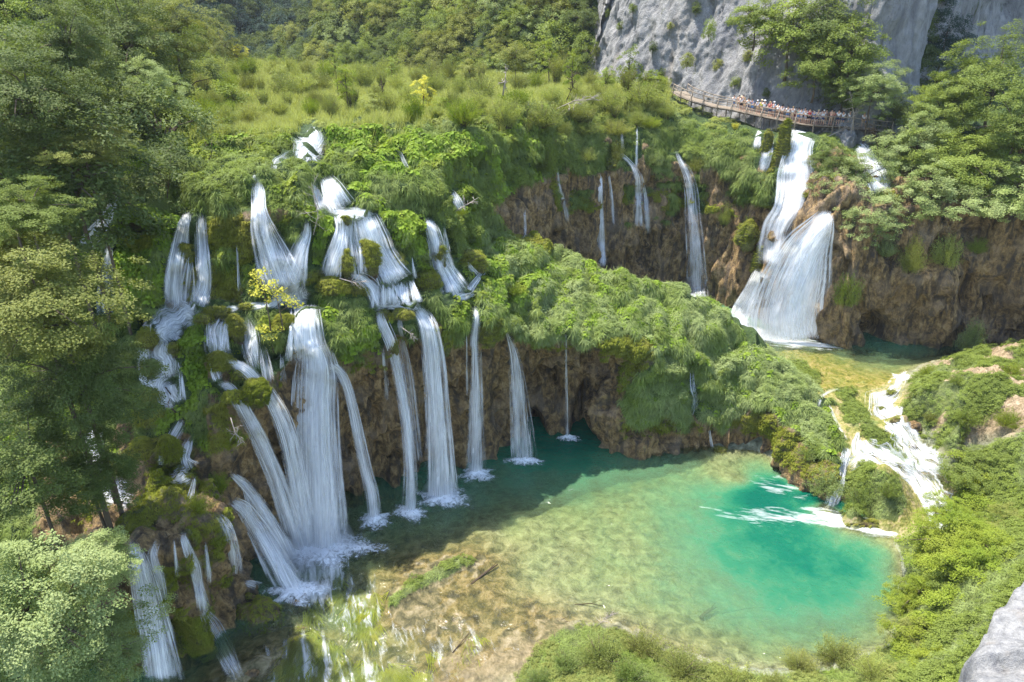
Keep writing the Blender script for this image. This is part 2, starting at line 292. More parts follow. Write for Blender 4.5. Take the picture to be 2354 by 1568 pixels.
# ------------------------------------------------------------------ massif: one sheet from the water's edge over the terraces to the far meadow
def LL(st):                                # left columns: 12 stations -> 16
    a = list(st); m = lambda p, q: ((p[0]+q[0])/2, (p[1]+q[1])/2)
    return a[:8] + [m(a[7], a[8]), a[8], a[9], m(a[9], a[10]), a[10], a[11], (28, 112), (28, 190)]
COLS = {
 -700: LL([(-4,24),(0,24),(6,24.5),(10,25),(12,27),(14,30),(18,33),(21,36),(25,39),(30,43),(38,50),(48,60)]),
 -300: LL([(-4,29),(0,29),(6,30),(10,30.5),(12,33),(14,36),(17,39),(20,42),(24,44),(27,47),(30,54),(34,64)]),
 0:    LL([(-4,30),(0,30),(6,30.5),(9,31),(11,34),(13,37),(16,40),(19,43),(22.5,44.5),(26,47),(28,54),(29,65)]),
 150:  LL([(-4,30.5),(0,30.5),(5,30.7),(9.2,31.2),(9.8,35.5),(12,38.5),(15.5,41),(18.5,43),(22,44.5),(25.5,46.8),(27,53),(28,64)]),
 300:  LL([(-4,30.5),(0,30.5),(5,30.8),(9.7,31.3),(10.2,37),(14,40.6),(18.7,42.8),(19.5,44),(22.5,44.8),(25.6,46.5),(27.2,52),(28,64)]),
 400:  LL([(-4,30.5),(0,30.8),(5,31.2),(9.6,31),(10.2,37),(14.3,40.3),(18.7,43.6),(19.2,44.8),(22.5,45.2),(25.4,46.4),(27,51),(28,65)]),
 500:  LL([(-4,33),(0,33.3),(5,34.3),(9,34.2),(10,37.4),(14,39.5),(17.5,42),(19,45),(22.5,46),(26,47),(27,54),(28,65)]),
 560:  LL([(-4,36.5),(0,37),(5,38.2),(9,38.6),(10.5,39.2),(14.5,40.3),(17,42.2),(19,45.5),(22.5,46.4),(26,47.6),(27,54),(28,65)]),
 640:  LL([(-4,42),(0,42.5),(5,42.8),(9,42.5),(12,42),(14.7,41.7),(16.8,42.5),(18.8,45.7),(22.5,46.9),(26.2,48),(27,54),(28.2,64)]),
 700:  LL([(-4,45.5),(0,45.5),(5,45.5),(10,44.9),(13,44),(15.6,43),(17.2,43),(18.8,46),(22.5,47.1),(26,48.4),(27,54),(28.3,63)]),
 800:  LL([(-4,48),(0,48),(5,48),(9,47.3),(12,46.5),(14.5,45.4),(16.6,44.9),(18.9,47),(22.3,47.9),(25,49.5),(26.8,55),(28.3,66)]),
 900:  LL([(-4,50),(0,50),(5,50),(9,49.6),(12,48.6),(15,47),(17.6,46.8),(19.6,48.6),(22.5,49.7),(25,52),(27,58),(28.3,68)]),
 1000: LL([(-4,51.5),(0,51.5),(5,51.8),(9,51),(11.5,50),(14.2,48.6),(16.5,48.2),(18.5,51),(21.5,52.6),(24.5,54.6),(27,60),(28.3,70)]),
 1100: LL([(-4,53.5),(0,53.5),(5,54),(9,53.2),(11.5,52.2),(13.7,50.9),(15.4,50.9),(18.1,54.4),(19.4,59),(23.5,61),(27,64),(28.5,72)]),
 1200: [(-4,57),(0,57.3),(5,57),(9,56),(11,54.5),(12.5,53.2),(13.6,53.2),(17,58),(17.8,63.5),(15.5,66.5),(16,68),(21,69.5),(25.5,71.5),(28.5,78),(28,112),(28,190)],
 1300: [(-4,57.5),(0,57.7),(4,57.8),(7.5,57.2),(10,56),(12,54.2),(13.1,54.3),(15.2,60.5),(15.6,65),(9,70),(4,76.5),(14,78.5),(23.5,79.6),(28,87),(28,112),(28,190)],
 1345: [(-4,58),(0,58.3),(4,58.5),(7,58.3),(9.4,56.8),(11.2,54.2),(12.5,54.3),(14.9,60.5),(15.1,64),(7,70),(3.5,79),(14,81),(23.3,82),(28,90),(28,112),(28,190)],
 1395: [(-4,54),(0,54.5),(4,54.8),(7,56.3),(9.3,56.2),(11,53.8),(12.3,54.2),(14.6,60.2),(14.8,62.8),(5,70),(3,82),(14,83.5),(23,84),(28,92),(28,112),(28,190)],
 1450: [(-4,53.7),(0,54.1),(4,54.3),(7,55.3),(9.2,56),(11,55.2),(12.3,56),(14.0,60.4),(14.2,62.5),(5,69.5),(3,83),(14,84.5),(23,85),(28,93),(28,112),(28,190)],
 1500: [(-4,53.8),(0,54.2),(4,54.6),(7,55),(9,55.5),(11,56.4),(12.3,58),(13.4,60.5),(13.7,62.5),(5,69),(3,84),(13,85),(23,86),(27.8,93),(28,112),(28,190)],
 1600: [(-4,55.5),(0,55.8),(3.5,56),(6,56.4),(8,56.9),(9.6,57.6),(10.8,59),(11.5,61),(11.7,63),(4.5,69),(3,84.5),(13,85.6),(22.5,86.8),(25.6,94),(26,112),(28,190)],
 1700: [(-4,55.3),(0,55.8),(3,56),(5,56.5),(6.5,57),(7.6,58),(8.3,59.5),(8.8,61.5),(9,63.2),(4,68),(3,79.5),(13,81),(22,83.5),(24.8,89.5),(25,112),(28,190)],
 1760: [(-4,53),(0,53.7),(2.5,54.2),(4.3,55),(5.5,56),(6.4,57.2),(6.9,58.8),(7,60.5),(6.6,62),(3.6,66),(3,76.5),(14,78.6),(23.0,82.5),(24.4,87),(24,112),(30,190)],
 1800: [(-4,51.3),(0,51.8),(2,52.4),(3.5,53.2),(4.6,54.4),(5.3,56),(5.8,57.8),(5.6,59.5),(5,61),(3.2,64),(3,74),(15.6,76),(23.8,82),(24.3,86),(24,112),(32,190)],
 1850: [(-4,48.8),(0,49.4),(1.8,50),(3,51.2),(4,52.6),(4.5,54.5),(4.7,56),(4.4,58),(3.8,60),(2.5,63),(3,71.8),(16.5,74),(24.7,82.3),(24.6,86),(24,112),(26,190)],
 1900: [(-4,46.8),(0,47.3),(1.5,48),(2.5,49.4),(3.2,51),(3.6,53),(3.8,55),(3.6,57),(3,59),(2,62),(2.5,70.2),(18.6,72),(24.0,81.5),(24.2,86),(24,112),(26,190)],
 1950: [(-5,46),(-3,46.5),(-1,47.5),(0,49),(1,51),(1.6,53),(2,55),(1.5,57),(1,59),(1,62),(2,69.8),(18,70.5),(23,80),(23.8,86),(24,112),(26,190)],
 2000: [(-5,45),(-4,46),(-3,47),(-2,49),(-1,51),(0,53),(0,55),(0,58),(0,60),(0,64),(2,70.3),(17.5,70),(23,79),(23.6,86),(25,112),(26,190)],
 2200: [(-5,44),(-4,45),(-3,47),(-2,49),(-1,51),(0,53),(0,55),(0,58),(0,60),(0,64),(2,70.6),(17.5,69.2),(24,78),(26,86),(27,112),(28,190)],
 2353: [(-5,43),(-4,45),(-3,47),(-2,49),(-1,51),(0,53),(0,55),(0,58),(0,60),(0,63),(2,69.5),(18,67.8),(25,75),(28,84),(28,112),(28,190)],
 2800: [(-5,40),(-4,43),(-3,46),(-2,49),(-1,51),(0,53),(0,55),(0,57),(0,59),(0,61),(2,66),(19,63.5),(28,71),(33,80),(30,112),(30,190)],
}
def cubic_t(xs, ys, x):                     # monotone-ish (catmull) interpolation of columns
    xs = np.asarray(xs, float); i = np.clip(np.searchsorted(xs, x) - 1, 0, len(xs) - 2)
    g = np.gradient(ys, xs, axis=0) * .8
    h = (xs[i+1] - xs[i]); t = (x - xs[i]) / h
    sh = (slice(None),) + (None,) * (ys.ndim - 1); t = t[sh]; h = h[sh]
    return (2*t**3-3*t**2+1)*ys[i] + (t**3-2*t**2+t)*h*g[i] + (-2*t**3+3*t**2)*ys[i+1] + (t**3-t**2)*h*g[i+1]
KX = np.array(sorted(COLS)); KT = np.array([COLS[k] for k in KX], float)      # (n,16,2)
def massif():
    px = np.concatenate([np.linspace(-700, 0, 60, endpoint=False), np.linspace(0, 2353, 800, endpoint=False), np.linspace(2353, 2800, 50)])
    dens = [4,26,26,30,22,22,26,26,20,24,22,42,42,26,30]
    s = np.concatenate([np.linspace(i, i+1, d, endpoint=False) for i, d in enumerate(dens)] + [[15.]])
    T = cubic_t(KX, KT, px)                                                    # (nx,16,2)
    i = np.clip(s.astype(int), 0, 14); t = s - i
    g = np.zeros_like(T); g[:, 1:-1] = (T[:, 2:] - T[:, :-2]) / 2 * .7
    t = t[None, :, None]
    Pz = (2*t**3-3*t**2+1)*T[:, i] + (t**3-2*t**2+t)*g[:, i] + (-2*t**3+3*t**2)*T[:, i+1] + (t**3-t**2)*g[:, i+1]
    PX = np.broadcast_to(px[:, None], Pz.shape[:2]); SX = np.broadcast_to(s[None], Pz.shape[:2])
    V = col_pt(PX, Pz[..., 1], Pz[..., 0])
    du = np.gradient(V, axis=0); dv = np.gradient(V, axis=1)
    N = np.cross(du, dv); N /= np.linalg.norm(N, axis=-1, keepdims=True) + 1e-9
    N *= np.where((N * (V - [0, 0, H])).sum(-1, keepdims=True) > 0, -1, 1) if False else 1
    if N[430, 60, 1] > 0: N = -N
    x, y, z = V[..., 0], V[..., 1], V[..., 2]
    ppx, ppy, _ = proj(V)
    # masks -----------------------------------------------------------
    nz = fbm(x*.5, y*.5, z*.5, 3, 5)
    sn = SX + nz * .9
    green = np.where(PX < 1250, sst(5.0, 5.6, sn), 0)
    green = np.where((PX >= 1250), sst(5.0, 5.6, sn) * (1 - sst(9, 9.6, sn)) + sst(11.55, 11.9, SX + nz * 1.1), green)
    hump = sst(1385, 1440, PX) * (1 - sst(1960, 2000, PX))
    green = np.maximum(green, hump * sst(1.6, 2.4, sn - 1.4*sst(1650, 1760, PX)) * (1 - sst(9, 9.5, sn)))
    green = np.maximum(green, sst(150, 20, PX))
    tr = (PX < 480) & (SX < 8)
    green = np.where(tr, np.maximum(green, sst(4.2, 4.8, sn) * .9), green)
    wall = sst(7.2, 8.0, SX) * (1 - sst(9.4, 9.9, SX)) * (PX < 1250)          # upper tier walls: moss and dark rock with drapes
    green = green * (1 - wall * sst(-.02, .2, fbm(x*.35, y*.35, z*.2, 3, 9)) * .9)
    for poly in ([(1110,470),(1180,430),(1262,400),(1262,600),(1150,560)], [(1375,800),(1400,770),(1480,770),(1500,830),(1450,880),(1375,1040)], [(400,640),(470,600),(560,660),(560,700),(380,700)]):
        green *= 1 - inpoly(ppx, ppy, poly, 18)
    green = np.where(wall > .5, np.maximum(green, .0), green); moss = wall * .65 + (1 - green) * sst(4.6, 5.4, sn) * .7 * (SX < 9)
    moss += inpoly(ppx, ppy, [(470,470),(555,430),(560,600),(545,680),(480,650)], 10) * .8
    moss += np.where((PX > 1250) & (SX > 11.3), .6, 0) * sst(-.1, .25, nz) + np.where((PX < 520) & (SX < 5), .35 + nz, 0)
    moss += inpoly(ppx, ppy, [(1755,300),(1815,280),(1830,330),(1790,400),(1755,420)], 8)
    moss = np.clip(moss + hump * sst(.5, 2, SX) * .45 * (SX < 9.3), 0, 1)
    # relief ----------------------------------------------------------
    rockm = 1 - green
    big = fbm(x*.22, y*.22, z*.12, 3, 21) * 1.2
    flute = (1 - np.abs(fbm(x*.6, y*.6, z*.2, 4, 31)) * 2.4) * .75
    knob = fbm(x*1.6, y*1.6, z*1.1, 4, 41) * .5
    bill = np.abs(fbm(x*.43, y*.43, z*.43, 2, 51)); mound = (.55 - bill * 1.9) * (.95 + .75 * ((PX < 1250) & (SX > 5.6) & (SX < 12.8)) + .4 * (hump * (SX < 9.3))) + fbm(x*1.8, y*1.8, z*1.8, 2, 61) * .16
    far = sst(12.6, 13.5, SX); base = sst(0, .6, SX)
    curt = (.5 - np.abs(fbm(x*.33 + 4, y*.33, z*.06, 3, 37)) * 2.4) * 1.3; hol = -np.maximum(fbm(x*.42, y*.42, z*.34, 3, 39) - .12, 0) * 5.5
    disp = rockm * (big + flute + knob + (curt + hol) * sst(.1, 1, SX) * np.where(SX < 9.5, sst(5.6, 4.6, SX), 1)) + green * (mound + big * .4)
    disp = disp * (1 - far) * base + far * mound * .5
    flow = np.zeros_like(disp)
    V = V + N * disp[..., None]
    # cave under the right wall, hollows in the main wall
    for cx, cy, rx, ry, dp in ((2008, 752, 34, 42, 3.2), (1345, 960, 30, 110, 2.), (1900, 800, 1, 1, 0), (2100, 560, 90, 60, 1.6), (1250, 930, 50, 60, 1.), (2260, 690, 70, 70, 1.6)):
        rr = np.sqrt(((ppx - cx) / rx)**2 + ((ppy - cy) / ry)**2)
        V[..., 1] += dp * sst(1.15, .6, rr) * (rockm > .3)
    for cx, w, dp in ((2150, 34, 1.6), (1935, 26, .9), (2235, 20, 1.1), (2060, 14, .7)):     # pillars of the right wall
        V[..., 1] -= dp * np.exp(-((PX - cx - (SX - 10.5) * 14) / w)**2) * sst(9.6, 10, SX) * (1 - sst(10.6, 11, SX))
    me = mesh_np('travertine_barrier', V, grid_faces(*V.shape[:2]))
    attr(me, 'green', green); attr(me, 'moss', moss)
    o = link('travertine_cliffs', me, MAT['rock'], kind='structure')
    return V, N, PX, SX, green, moss, me
MV, MN, MPX, MSX, MG, MM, ME_M = massif()
# ------------------------------------------------------------------ ground: bed of both pools, cascade slope, banks (one height field)
GP = [(1150,1040,-2.6),(1250,1015,-3),(1330,1030,-2.8),(1300,1100,-2.8),(1400,1090,-2),(1000,1170,-1.6),(900,1220,-1.0),(800,1280,-.8),(760,1180,-.8),(660,1280,-.5),(1100,1220,-.45),(1200,1190,-.6),(1400,1190,-.7),
 (1450,1130,-.9),(1600,1070,-.6),(1750,1060,-.5),(1700,1120,-.7),(1600,1160,-1.4),(1850,1130,-.4),(1890,1170,-.5),(1700,1190,-2.8),(1780,1190,-3.6),(1850,1240,-4.8),(1950,1255,-4),(1650,1240,-1.9),(1800,1320,-2.8),(1950,1340,-2.3),
 (2030,1290,-1.1),(1500,1300,-.8),(1650,1380,-1.3),(1850,1430,-1.6),(2000,1430,-1),(1400,1400,-.4),(1600,1470,-.6),(1800,1510,-.7),(1200,1300,-.35),(1000,1265,-.3),(1080,1290,.02),(1100,1350,-.1),(1000,1320,.12),
 (940,1350,.15),(905,1395,.12),(1000,1400,.04),(1030,1450,-.12),(1150,1500,.03),(1220,1530,.35),(900,1500,-.4),(1000,1540,-.1),(750,1450,-.6),(650,1560,-.6),(800,1350,-.6),(720,1330,-.9),(860,1420,-.5),(650,1450,-.5),
 (1240,1470,.15),(1300,1450,.35),(1300,1500,.8),(1400,1490,1.0),(1500,1510,.7),(1400,1568,2),(1600,1540,.6),(1700,1568,.7),(1900,1560,.7),(2040,1500,.6),(1200,1650,.6),(1000,1700,-.3),(700,1700,-1),(1700,1720,3),(2100,1650,3.5),
 (2055,1245,.1),(2085,1330,.15),(2095,1400,.15),(2060,1470,.2),(2110,1260,1.2),(2180,1350,3.5),(2300,1400,8),(2200,1150,1.2),(2300,1150,3.5),(2353,1050,6.5),(2353,1250,7),(2500,1300,12),(2200,1480,4.5),(2353,1500,10),
 (1700,780,2.6),(1800,810,3.5),(1850,830,3.78),(1950,850,3.7),(1800,870,3.9),(1880,890,4.02),(1930,880,3.8),(1990,890,3.86),(2060,862,3.75),(2000,800,1.6),(2100,800,.8),(2200,805,1),(1900,800,3.2),(2060,830,2.6),(1650,740,2.5),
 (1830,930,3.9),(1900,950,3.5),(1880,1000,3),(1945,950,3.4),(1985,955,3.25),(2040,925,3.2),(2060,970,2.5),(2090,1010,1.9),(2150,1070,1.2),(1965,1000,2.8),(1990,1045,1.9),(2030,1035,2.3),(2080,1075,1.9),(2110,1105,1.1),
 (2150,1140,.7),(1945,1085,1.2),(1905,1172,-.1),(2000,1120,2.1),(1960,1165,1.2),(2040,1180,1.1),(2060,1228,-.1),(2170,1200,.2),(1990,1218,-.3),(1930,1195,-.3),(2190,1090,1.0),
 (2125,858,4.7),(2220,835,6.3),(2330,805,7.5),(2110,920,5.2),(2200,910,7),(2300,910,8),(2085,965,4.0),(2125,1020,2.7),(2200,1000,5),(2300,1010,6.5),(2170,1055,1.8),(2250,1070,3.2),(2450,900,8),(2450,780,4),(2300,790,2)]
def rbf(P, Z, Q):
    d = np.hypot(P[:, None, 0] - P[None, :, 0], P[:, None, 1] - P[None, :, 1])
    A = np.block([[-np.sqrt(d*d + .25) - np.eye(len(P)) * .12 * 0 + np.eye(len(P)) * .0, np.c_[np.ones(len(P)), P]], [np.r_[np.ones((1, len(P))), P.T], np.zeros((3, 3))]])
    w = np.linalg.solve(A, np.r_[Z, 0, 0, 0]); out = np.zeros(len(Q))
    for k in range(0, len(Q), 20000):
        q = Q[k:k+20000]; dd = np.hypot(q[:, None, 0] - P[None, :, 0], q[:, None, 1] - P[None, :, 1])
        out[k:k+20000] = -np.sqrt(dd*dd + .25) @ w[:len(P)] + w[len(P)] + q @ w[len(P)+1:]
    return out
def ground():
    gp = np.array([list(pZ(a, b, z)[:2]) + [z] for a, b, z in GP])
    gp = np.r_[gp, [[-22.5, 28, -.8], [-19.5, 29.5, -.35], [-17, 30.2, .1], [-15, 31, -.15], [-13.5, 29, -.2], [-22, 36, -3], [-11, 25, -.5], [-26, 20, -4], [-16, 22, -.5], [-10, 16, -1], [10, 14, 4], [30, 14, 10], [60, 30, 20], [70, 60, 14], [0, 70, -3], [-10, 60, -3], [30, 88, 2], [60, 88, 2]]]
    xs = np.arange(-27, 62, .19); ys = np.arange(15, 90, .19)
    X, Y = np.meshgrid(xs, ys)
    Z = rbf(gp[:, :2], gp[:, 2], np.c_[X.ravel(), Y.ravel()]).reshape(X.shape)
    px, py, _ = proj(np.stack([X, Y, Z], -1))
    tan = inpoly(px, py, [(2085,900),(2120,845),(2240,800),(2400,770),(2450,1000),(2240,1010),(2180,1040),(2110,1010),(2075,960)], 20)
    tan = np.maximum(tan, inpoly(px, py, [(1040,1500),(1180,1480),(1260,1470),(1290,1530),(1240,1600),(1000,1600)], 20) * .3)
    tan = np.maximum(tan, inpoly(px, py, [(1960,1000),(1900,940),(1960,920),(1995,960)], 15) * .6)
    algae = inpoly(px, py, [(1700,770),(1880,790),(2000,850),(2080,850),(2100,1000),(2190,1100),(2250,1150),(2080,1240),(1900,1190),(1930,1040),(1850,920),(1740,830)], 25)
    brown = np.maximum(inpoly(px, py, [(840,1260),(1090,1225),(1190,1290),(1200,1350),(1340,1410),(1300,1520),(900,1668),(800,1400)], 50), .5 * inpoly(px, py, [(1200,1480),(1300,1380),(1500,1420),(1700,1480),(1500,1568)], 40))
    brown = np.maximum(brown, inpoly(px, py, [(900,1180),(700,1280),(300,1300),(200,1700),(900,1600)], 40) * .9)
    grn = (sst(.1, .5, Z) * inpoly(px, py, [(1215,1420),(1500,1400),(2060,1440),(2120,1700),(1150,1700)], 20))
    grn = np.maximum(grn, sst(.0, .3, Z) * inpoly(px, py, [(2050,1230),(2120,1240),(2200,1130),(2200,1060),(2260,1040),(2600,900),(2900,1700),(2050,1700)], 20))
    nzz = fbm(X*.4, Y*.4, 0, 3, 3)
    grn = np.maximum(grn, tan * sst(-.12, .12, nzz) * .95)
    bar = inpoly(px, py, [(892,1400),(900,1375),(950,1335),(1010,1305),(1065,1285),(1080,1295),(1030,1325),(960,1355),(915,1392)], 7); grn = np.maximum(grn, bar); Z = Z + bar * .35
    for poly in ([(1790,840),(1840,830),(1875,860),(1880,900),(1850,905),(1800,880)], [(1925,900),(1945,895),(1990,960),(1965,970)], [(1930,1160),(1940,1110),(1985,1070),(2050,1090),(2085,1150),(2060,1200),(1950,1190)],
                 [(1990,960),(2030,990),(2080,1040),(2120,1090),(2100,1095),(2040,1050),(1985,1000)]):
        grn = np.maximum(grn, inpoly(px, py, poly, 10))
    bank = (Z > .1) * (1 - algae)
    Z = Z + tan * (fbm(X*.45, Y*.45, 1, 4, 13) * 1.1 + (.35 - np.abs(fbm(X*1.3, Y*1.3, 2, 3, 15)) * .9)) * sst(3.2, 4.6, Z)
    Z = Z + algae * (fbm(X*.9, Y*.9, 0, 4, 17) * .28) * sst(4.4, 3.4, Z) * sst(-.3, .4, Z)
    Z = Z + (fbm(X*.7, Y*.7, 0, 4, 19) * .22 + fbm(X*2.6, Y*2.6, 0, 2, 20) * .07) * sst(2.5, 0, np.abs(Z) * 0 + np.maximum(-Z, 0))
    V = np.stack([X, Y, Z], -1); me = mesh_np('river_bed', V, grid_faces(*X.shape))
    attr(me, 'tan', tan * sst(3.0, 4.0, Z + 4 * (py > 1200))); attr(me, 'algae', algae); attr(me, 'brown', brown); attr(me, 'green', grn)
    link('ground', me, MAT['ground'], kind='structure')
    return X, Y, Z, grn, xs, ys, me, tan
GX, GY, GZ, GG, GXS, GYS, ME_G, GTAN = ground()
def gz(x, y):
    i = np.clip((np.asarray(x) - GXS[0]) / .19, 0, len(GXS) - 2); j = np.clip((np.asarray(y) - GYS[0]) / .19, 0, len(GYS) - 2)
    a = i.astype(int); b = j.astype(int); u = i - a; v = j - b
    return (GZ[b, a]*(1-u)+GZ[b, a+1]*u)*(1-v) + (GZ[b+1, a]*(1-u)+GZ[b+1, a+1]*u)*v
# ------------------------------------------------------------------ hills behind
def hills():
    xs = np.arange(-260, 200, 2.5); ys = np.arange(30, 520, 2.5); X, Y = np.meshgrid(xs, ys)
    def side(poly, sgn):                    # distance beyond a polyline, measured in x
        yy = np.array([p[1] for p in poly]); xx = np.array([p[0] for p in poly]); return sgn * (X - np.interp(Y, yy, xx))
    dl = side([(-27, 30), (-31, 48), (-33, 60), (-38, 80), (-52, 110), (-72, 160), (-90, 260), (-100, 520)], -1)
    dr = side([(110, 30), (70, 95), (24, 112), (6, 130), (-20, 150), (-44, 168), (-66, 190), (-78, 260), (-84, 520)], 1)
    z = 26 + np.maximum(np.maximum(dl, 0) * 1.0, np.maximum(dr, 0) * .62) + sst(220, 400, Y) * 75
    z = np.where((Y < 100) & (dr > 0), np.minimum(z, 26), z)
    z = z - sst(0, -12, np.maximum(dl, dr)) * 4 + fbm(X*.03, Y*.03, 0, 3, 77) * 6 * sst(2, 14, np.maximum(dl, dr))
    FQ = grid_faces(*X.shape); keep = (((np.maximum(dl, dr) > -5) | (Y > 195)) & ((Y > 92) | ((dl > -2) & (Y > 62))) & ((X < 20 + (Y - 120) * .2) | (Y > 165))).ravel(); FQ = FQ[keep[FQ].all(1)]
    V = np.stack([X, Y, z], -1); me = mesh_np('wooded_hills', V, FQ)
    link('hills', me, MAT['floor'], kind='structure'); return X, Y, z, xs, ys, dl, dr
HX, HY, HZ, HXS, HYS, HDL, HDR = hills()
def hz(x, y):
    a = int(np.clip((x - HXS[0]) / 2.5, 0, len(HXS) - 1)); b = int(np.clip((y - HYS[0]) / 2.5, 0, len(HYS) - 1)); return HZ[b, a]
# ------------------------------------------------------------------ grey limestone cliff: curtain above the boardwalk
def cliff():
    key = [(1322,150,185,60,0),(1326,205,128,62,-2),(1400,205,118,66,-3),(1500,200,109,68,-4),(1580,215,103,70,-6),(1700,238,96,72,-6),(1800,250,91.5,74,-5),(1880,270,89,74,-5),(1960,285,87.5,74,-3),(2000,290,88,74,0),(2048,285,92,74,0),(2062,260,104,74,6),(2120,240,117,78,10),(2200,235,121,80,5),(2230,235,121,80,3),(2350,240,130,80,3),(2520,240,140,80,3),(2900,240,150,80,0)]
    k = np.array(key, float); px = np.concatenate([np.linspace(1322, 1330, 30, endpoint=False), np.linspace(1330, 2420, 520, endpoint=False), np.linspace(2420, 2900, 60)]); py = np.interp(px, k[:, 0], k[:, 1]); Y = np.interp(px, k[:, 0], k[:, 2])
    B = pY(px, py, Y); B[:, 2] = 24
    s = np.linspace(0, 1, 300); Z = 20 + (np.interp(px, k[:, 0], k[:, 3]) - 20)[:, None] * s[None]
    T = np.gradient(B[:, :2], axis=0); T /= np.linalg.norm(T, axis=1)[:, None]; N = np.c_[T[:, 1], -T[:, 0], T[:, 0] * 0]
    lean = np.interp(px, k[:, 0], [0,.30,.34,.36,.36,.34,.34,.3,.2,.1,0,0,0,0,.05,.05,.05,0])
    V = np.stack([np.broadcast_to(B[:, None, 0], Z.shape), np.broadcast_to(B[:, None, 1], Z.shape), Z], -1)
    V[..., :2] -= N[:, None, :2] * (lean[:, None] * (Z - 24))[..., None]
    x, y, z = V[..., 0], V[..., 1], V[..., 2]
    zz = z + x * .35
    d = fbm(x*.07, y*.07, z*.05, 3, 91) * 4.0 + (1 - np.abs(fbm(x*.16, y*.16, zz*.05, 5, 95)) * 2) * 1.8 + fbm(x*.5, y*.5, zz*.16, 5, 99) * 1.1 + fbm(x*1.8, y*1.8, zz*.8, 3, 98) * .25
    V = V + N[:, None] * d[..., None]
    top = V[:, -1:].copy(); top[..., 1] += 60; top[..., 2] += 20; V = np.concatenate([V, top], 1)
    me = mesh_np('limestone_cliff', V, grid_faces(*V.shape[:2])); link('cliff', me, MAT['lime'], kind='structure'); return me
ME_C = cliff()
# near limestone face, bottom right
def near_rock():
    V = []; base = pY([2353,2300,2262,2225,2235,2215], [1325,1400,1450,1490,1530,1600], [20.5,19,18,17.2,16.8,15.5])
    edge = np.stack([np.interp(np.linspace(0, 5, 120), range(6), base[:, c]) for c in range(3)], -1)
    for t in np.linspace(0, 1, 90):
        q = edge + np.array([9., -3.5, 5.5]) * t if True else edge
        V.append(q)
    low = [edge + np.array([.25 * k, .15 * k, -1.3 * k]) for k in range(12, 0, -1)]
    V = np.array(low + V); x, y, z = V[..., 0], V[..., 1], V[..., 2]
    d = fbm(x*.35, y*.35, z*.35, 4, 5) * .7 + fbm(x*1.8, y*1.8, z*1.8, 4, 8) * .22
    V = V + d[..., None] * np.array([-.5, .3, .8]); return link('rock_face', mesh_np('near_rock', V, grid_faces(*V.shape[:2])), MAT['lime_near'], label='pale grey limestone rock face in the bottom right corner beside the bright bushes', cat='rock')
near_rock()
DG = bpy.context.evaluated_depsgraph_get()
def bvh(me):
    v = np.empty(len(me.vertices) * 3, np.float32); me.vertices.foreach_get('co', v)
    f = np.empty(len(me.loops), np.int32); me.loops.foreach_get('vertex_index', f)
    return BVHTree.FromPolygons(v.reshape(-1, 3).tolist(), f.reshape(-1, 4).tolist())
BM, BG = bvh(ME_M), bvh(ME_G); BC = bvh(ME_C)
CAM = Vector((0, 0, H))
def hit(px, py, which=None):               # forward distance of the terrain seen at a pixel
    d = Vector(pY(px, py, 1.) - np.array([0, 0, H])); best = None
    for b in (which or (BM, BG)):
        h = b.ray_cast(CAM, d)
        if h[0] is not None and (best is None or h[0].y < best): best = h[0].y
    return best
def down(x, y, z=80):
    best = -9
    for b in (BM, BG):
        h = b.ray_cast(Vector((x, y, z)), Vector((0, 0, -1)))
        if h[0] is not None: best = max(best, h[0].z)
    return max(best, hz(x, y) if (y > 100 or x < -30) else best)
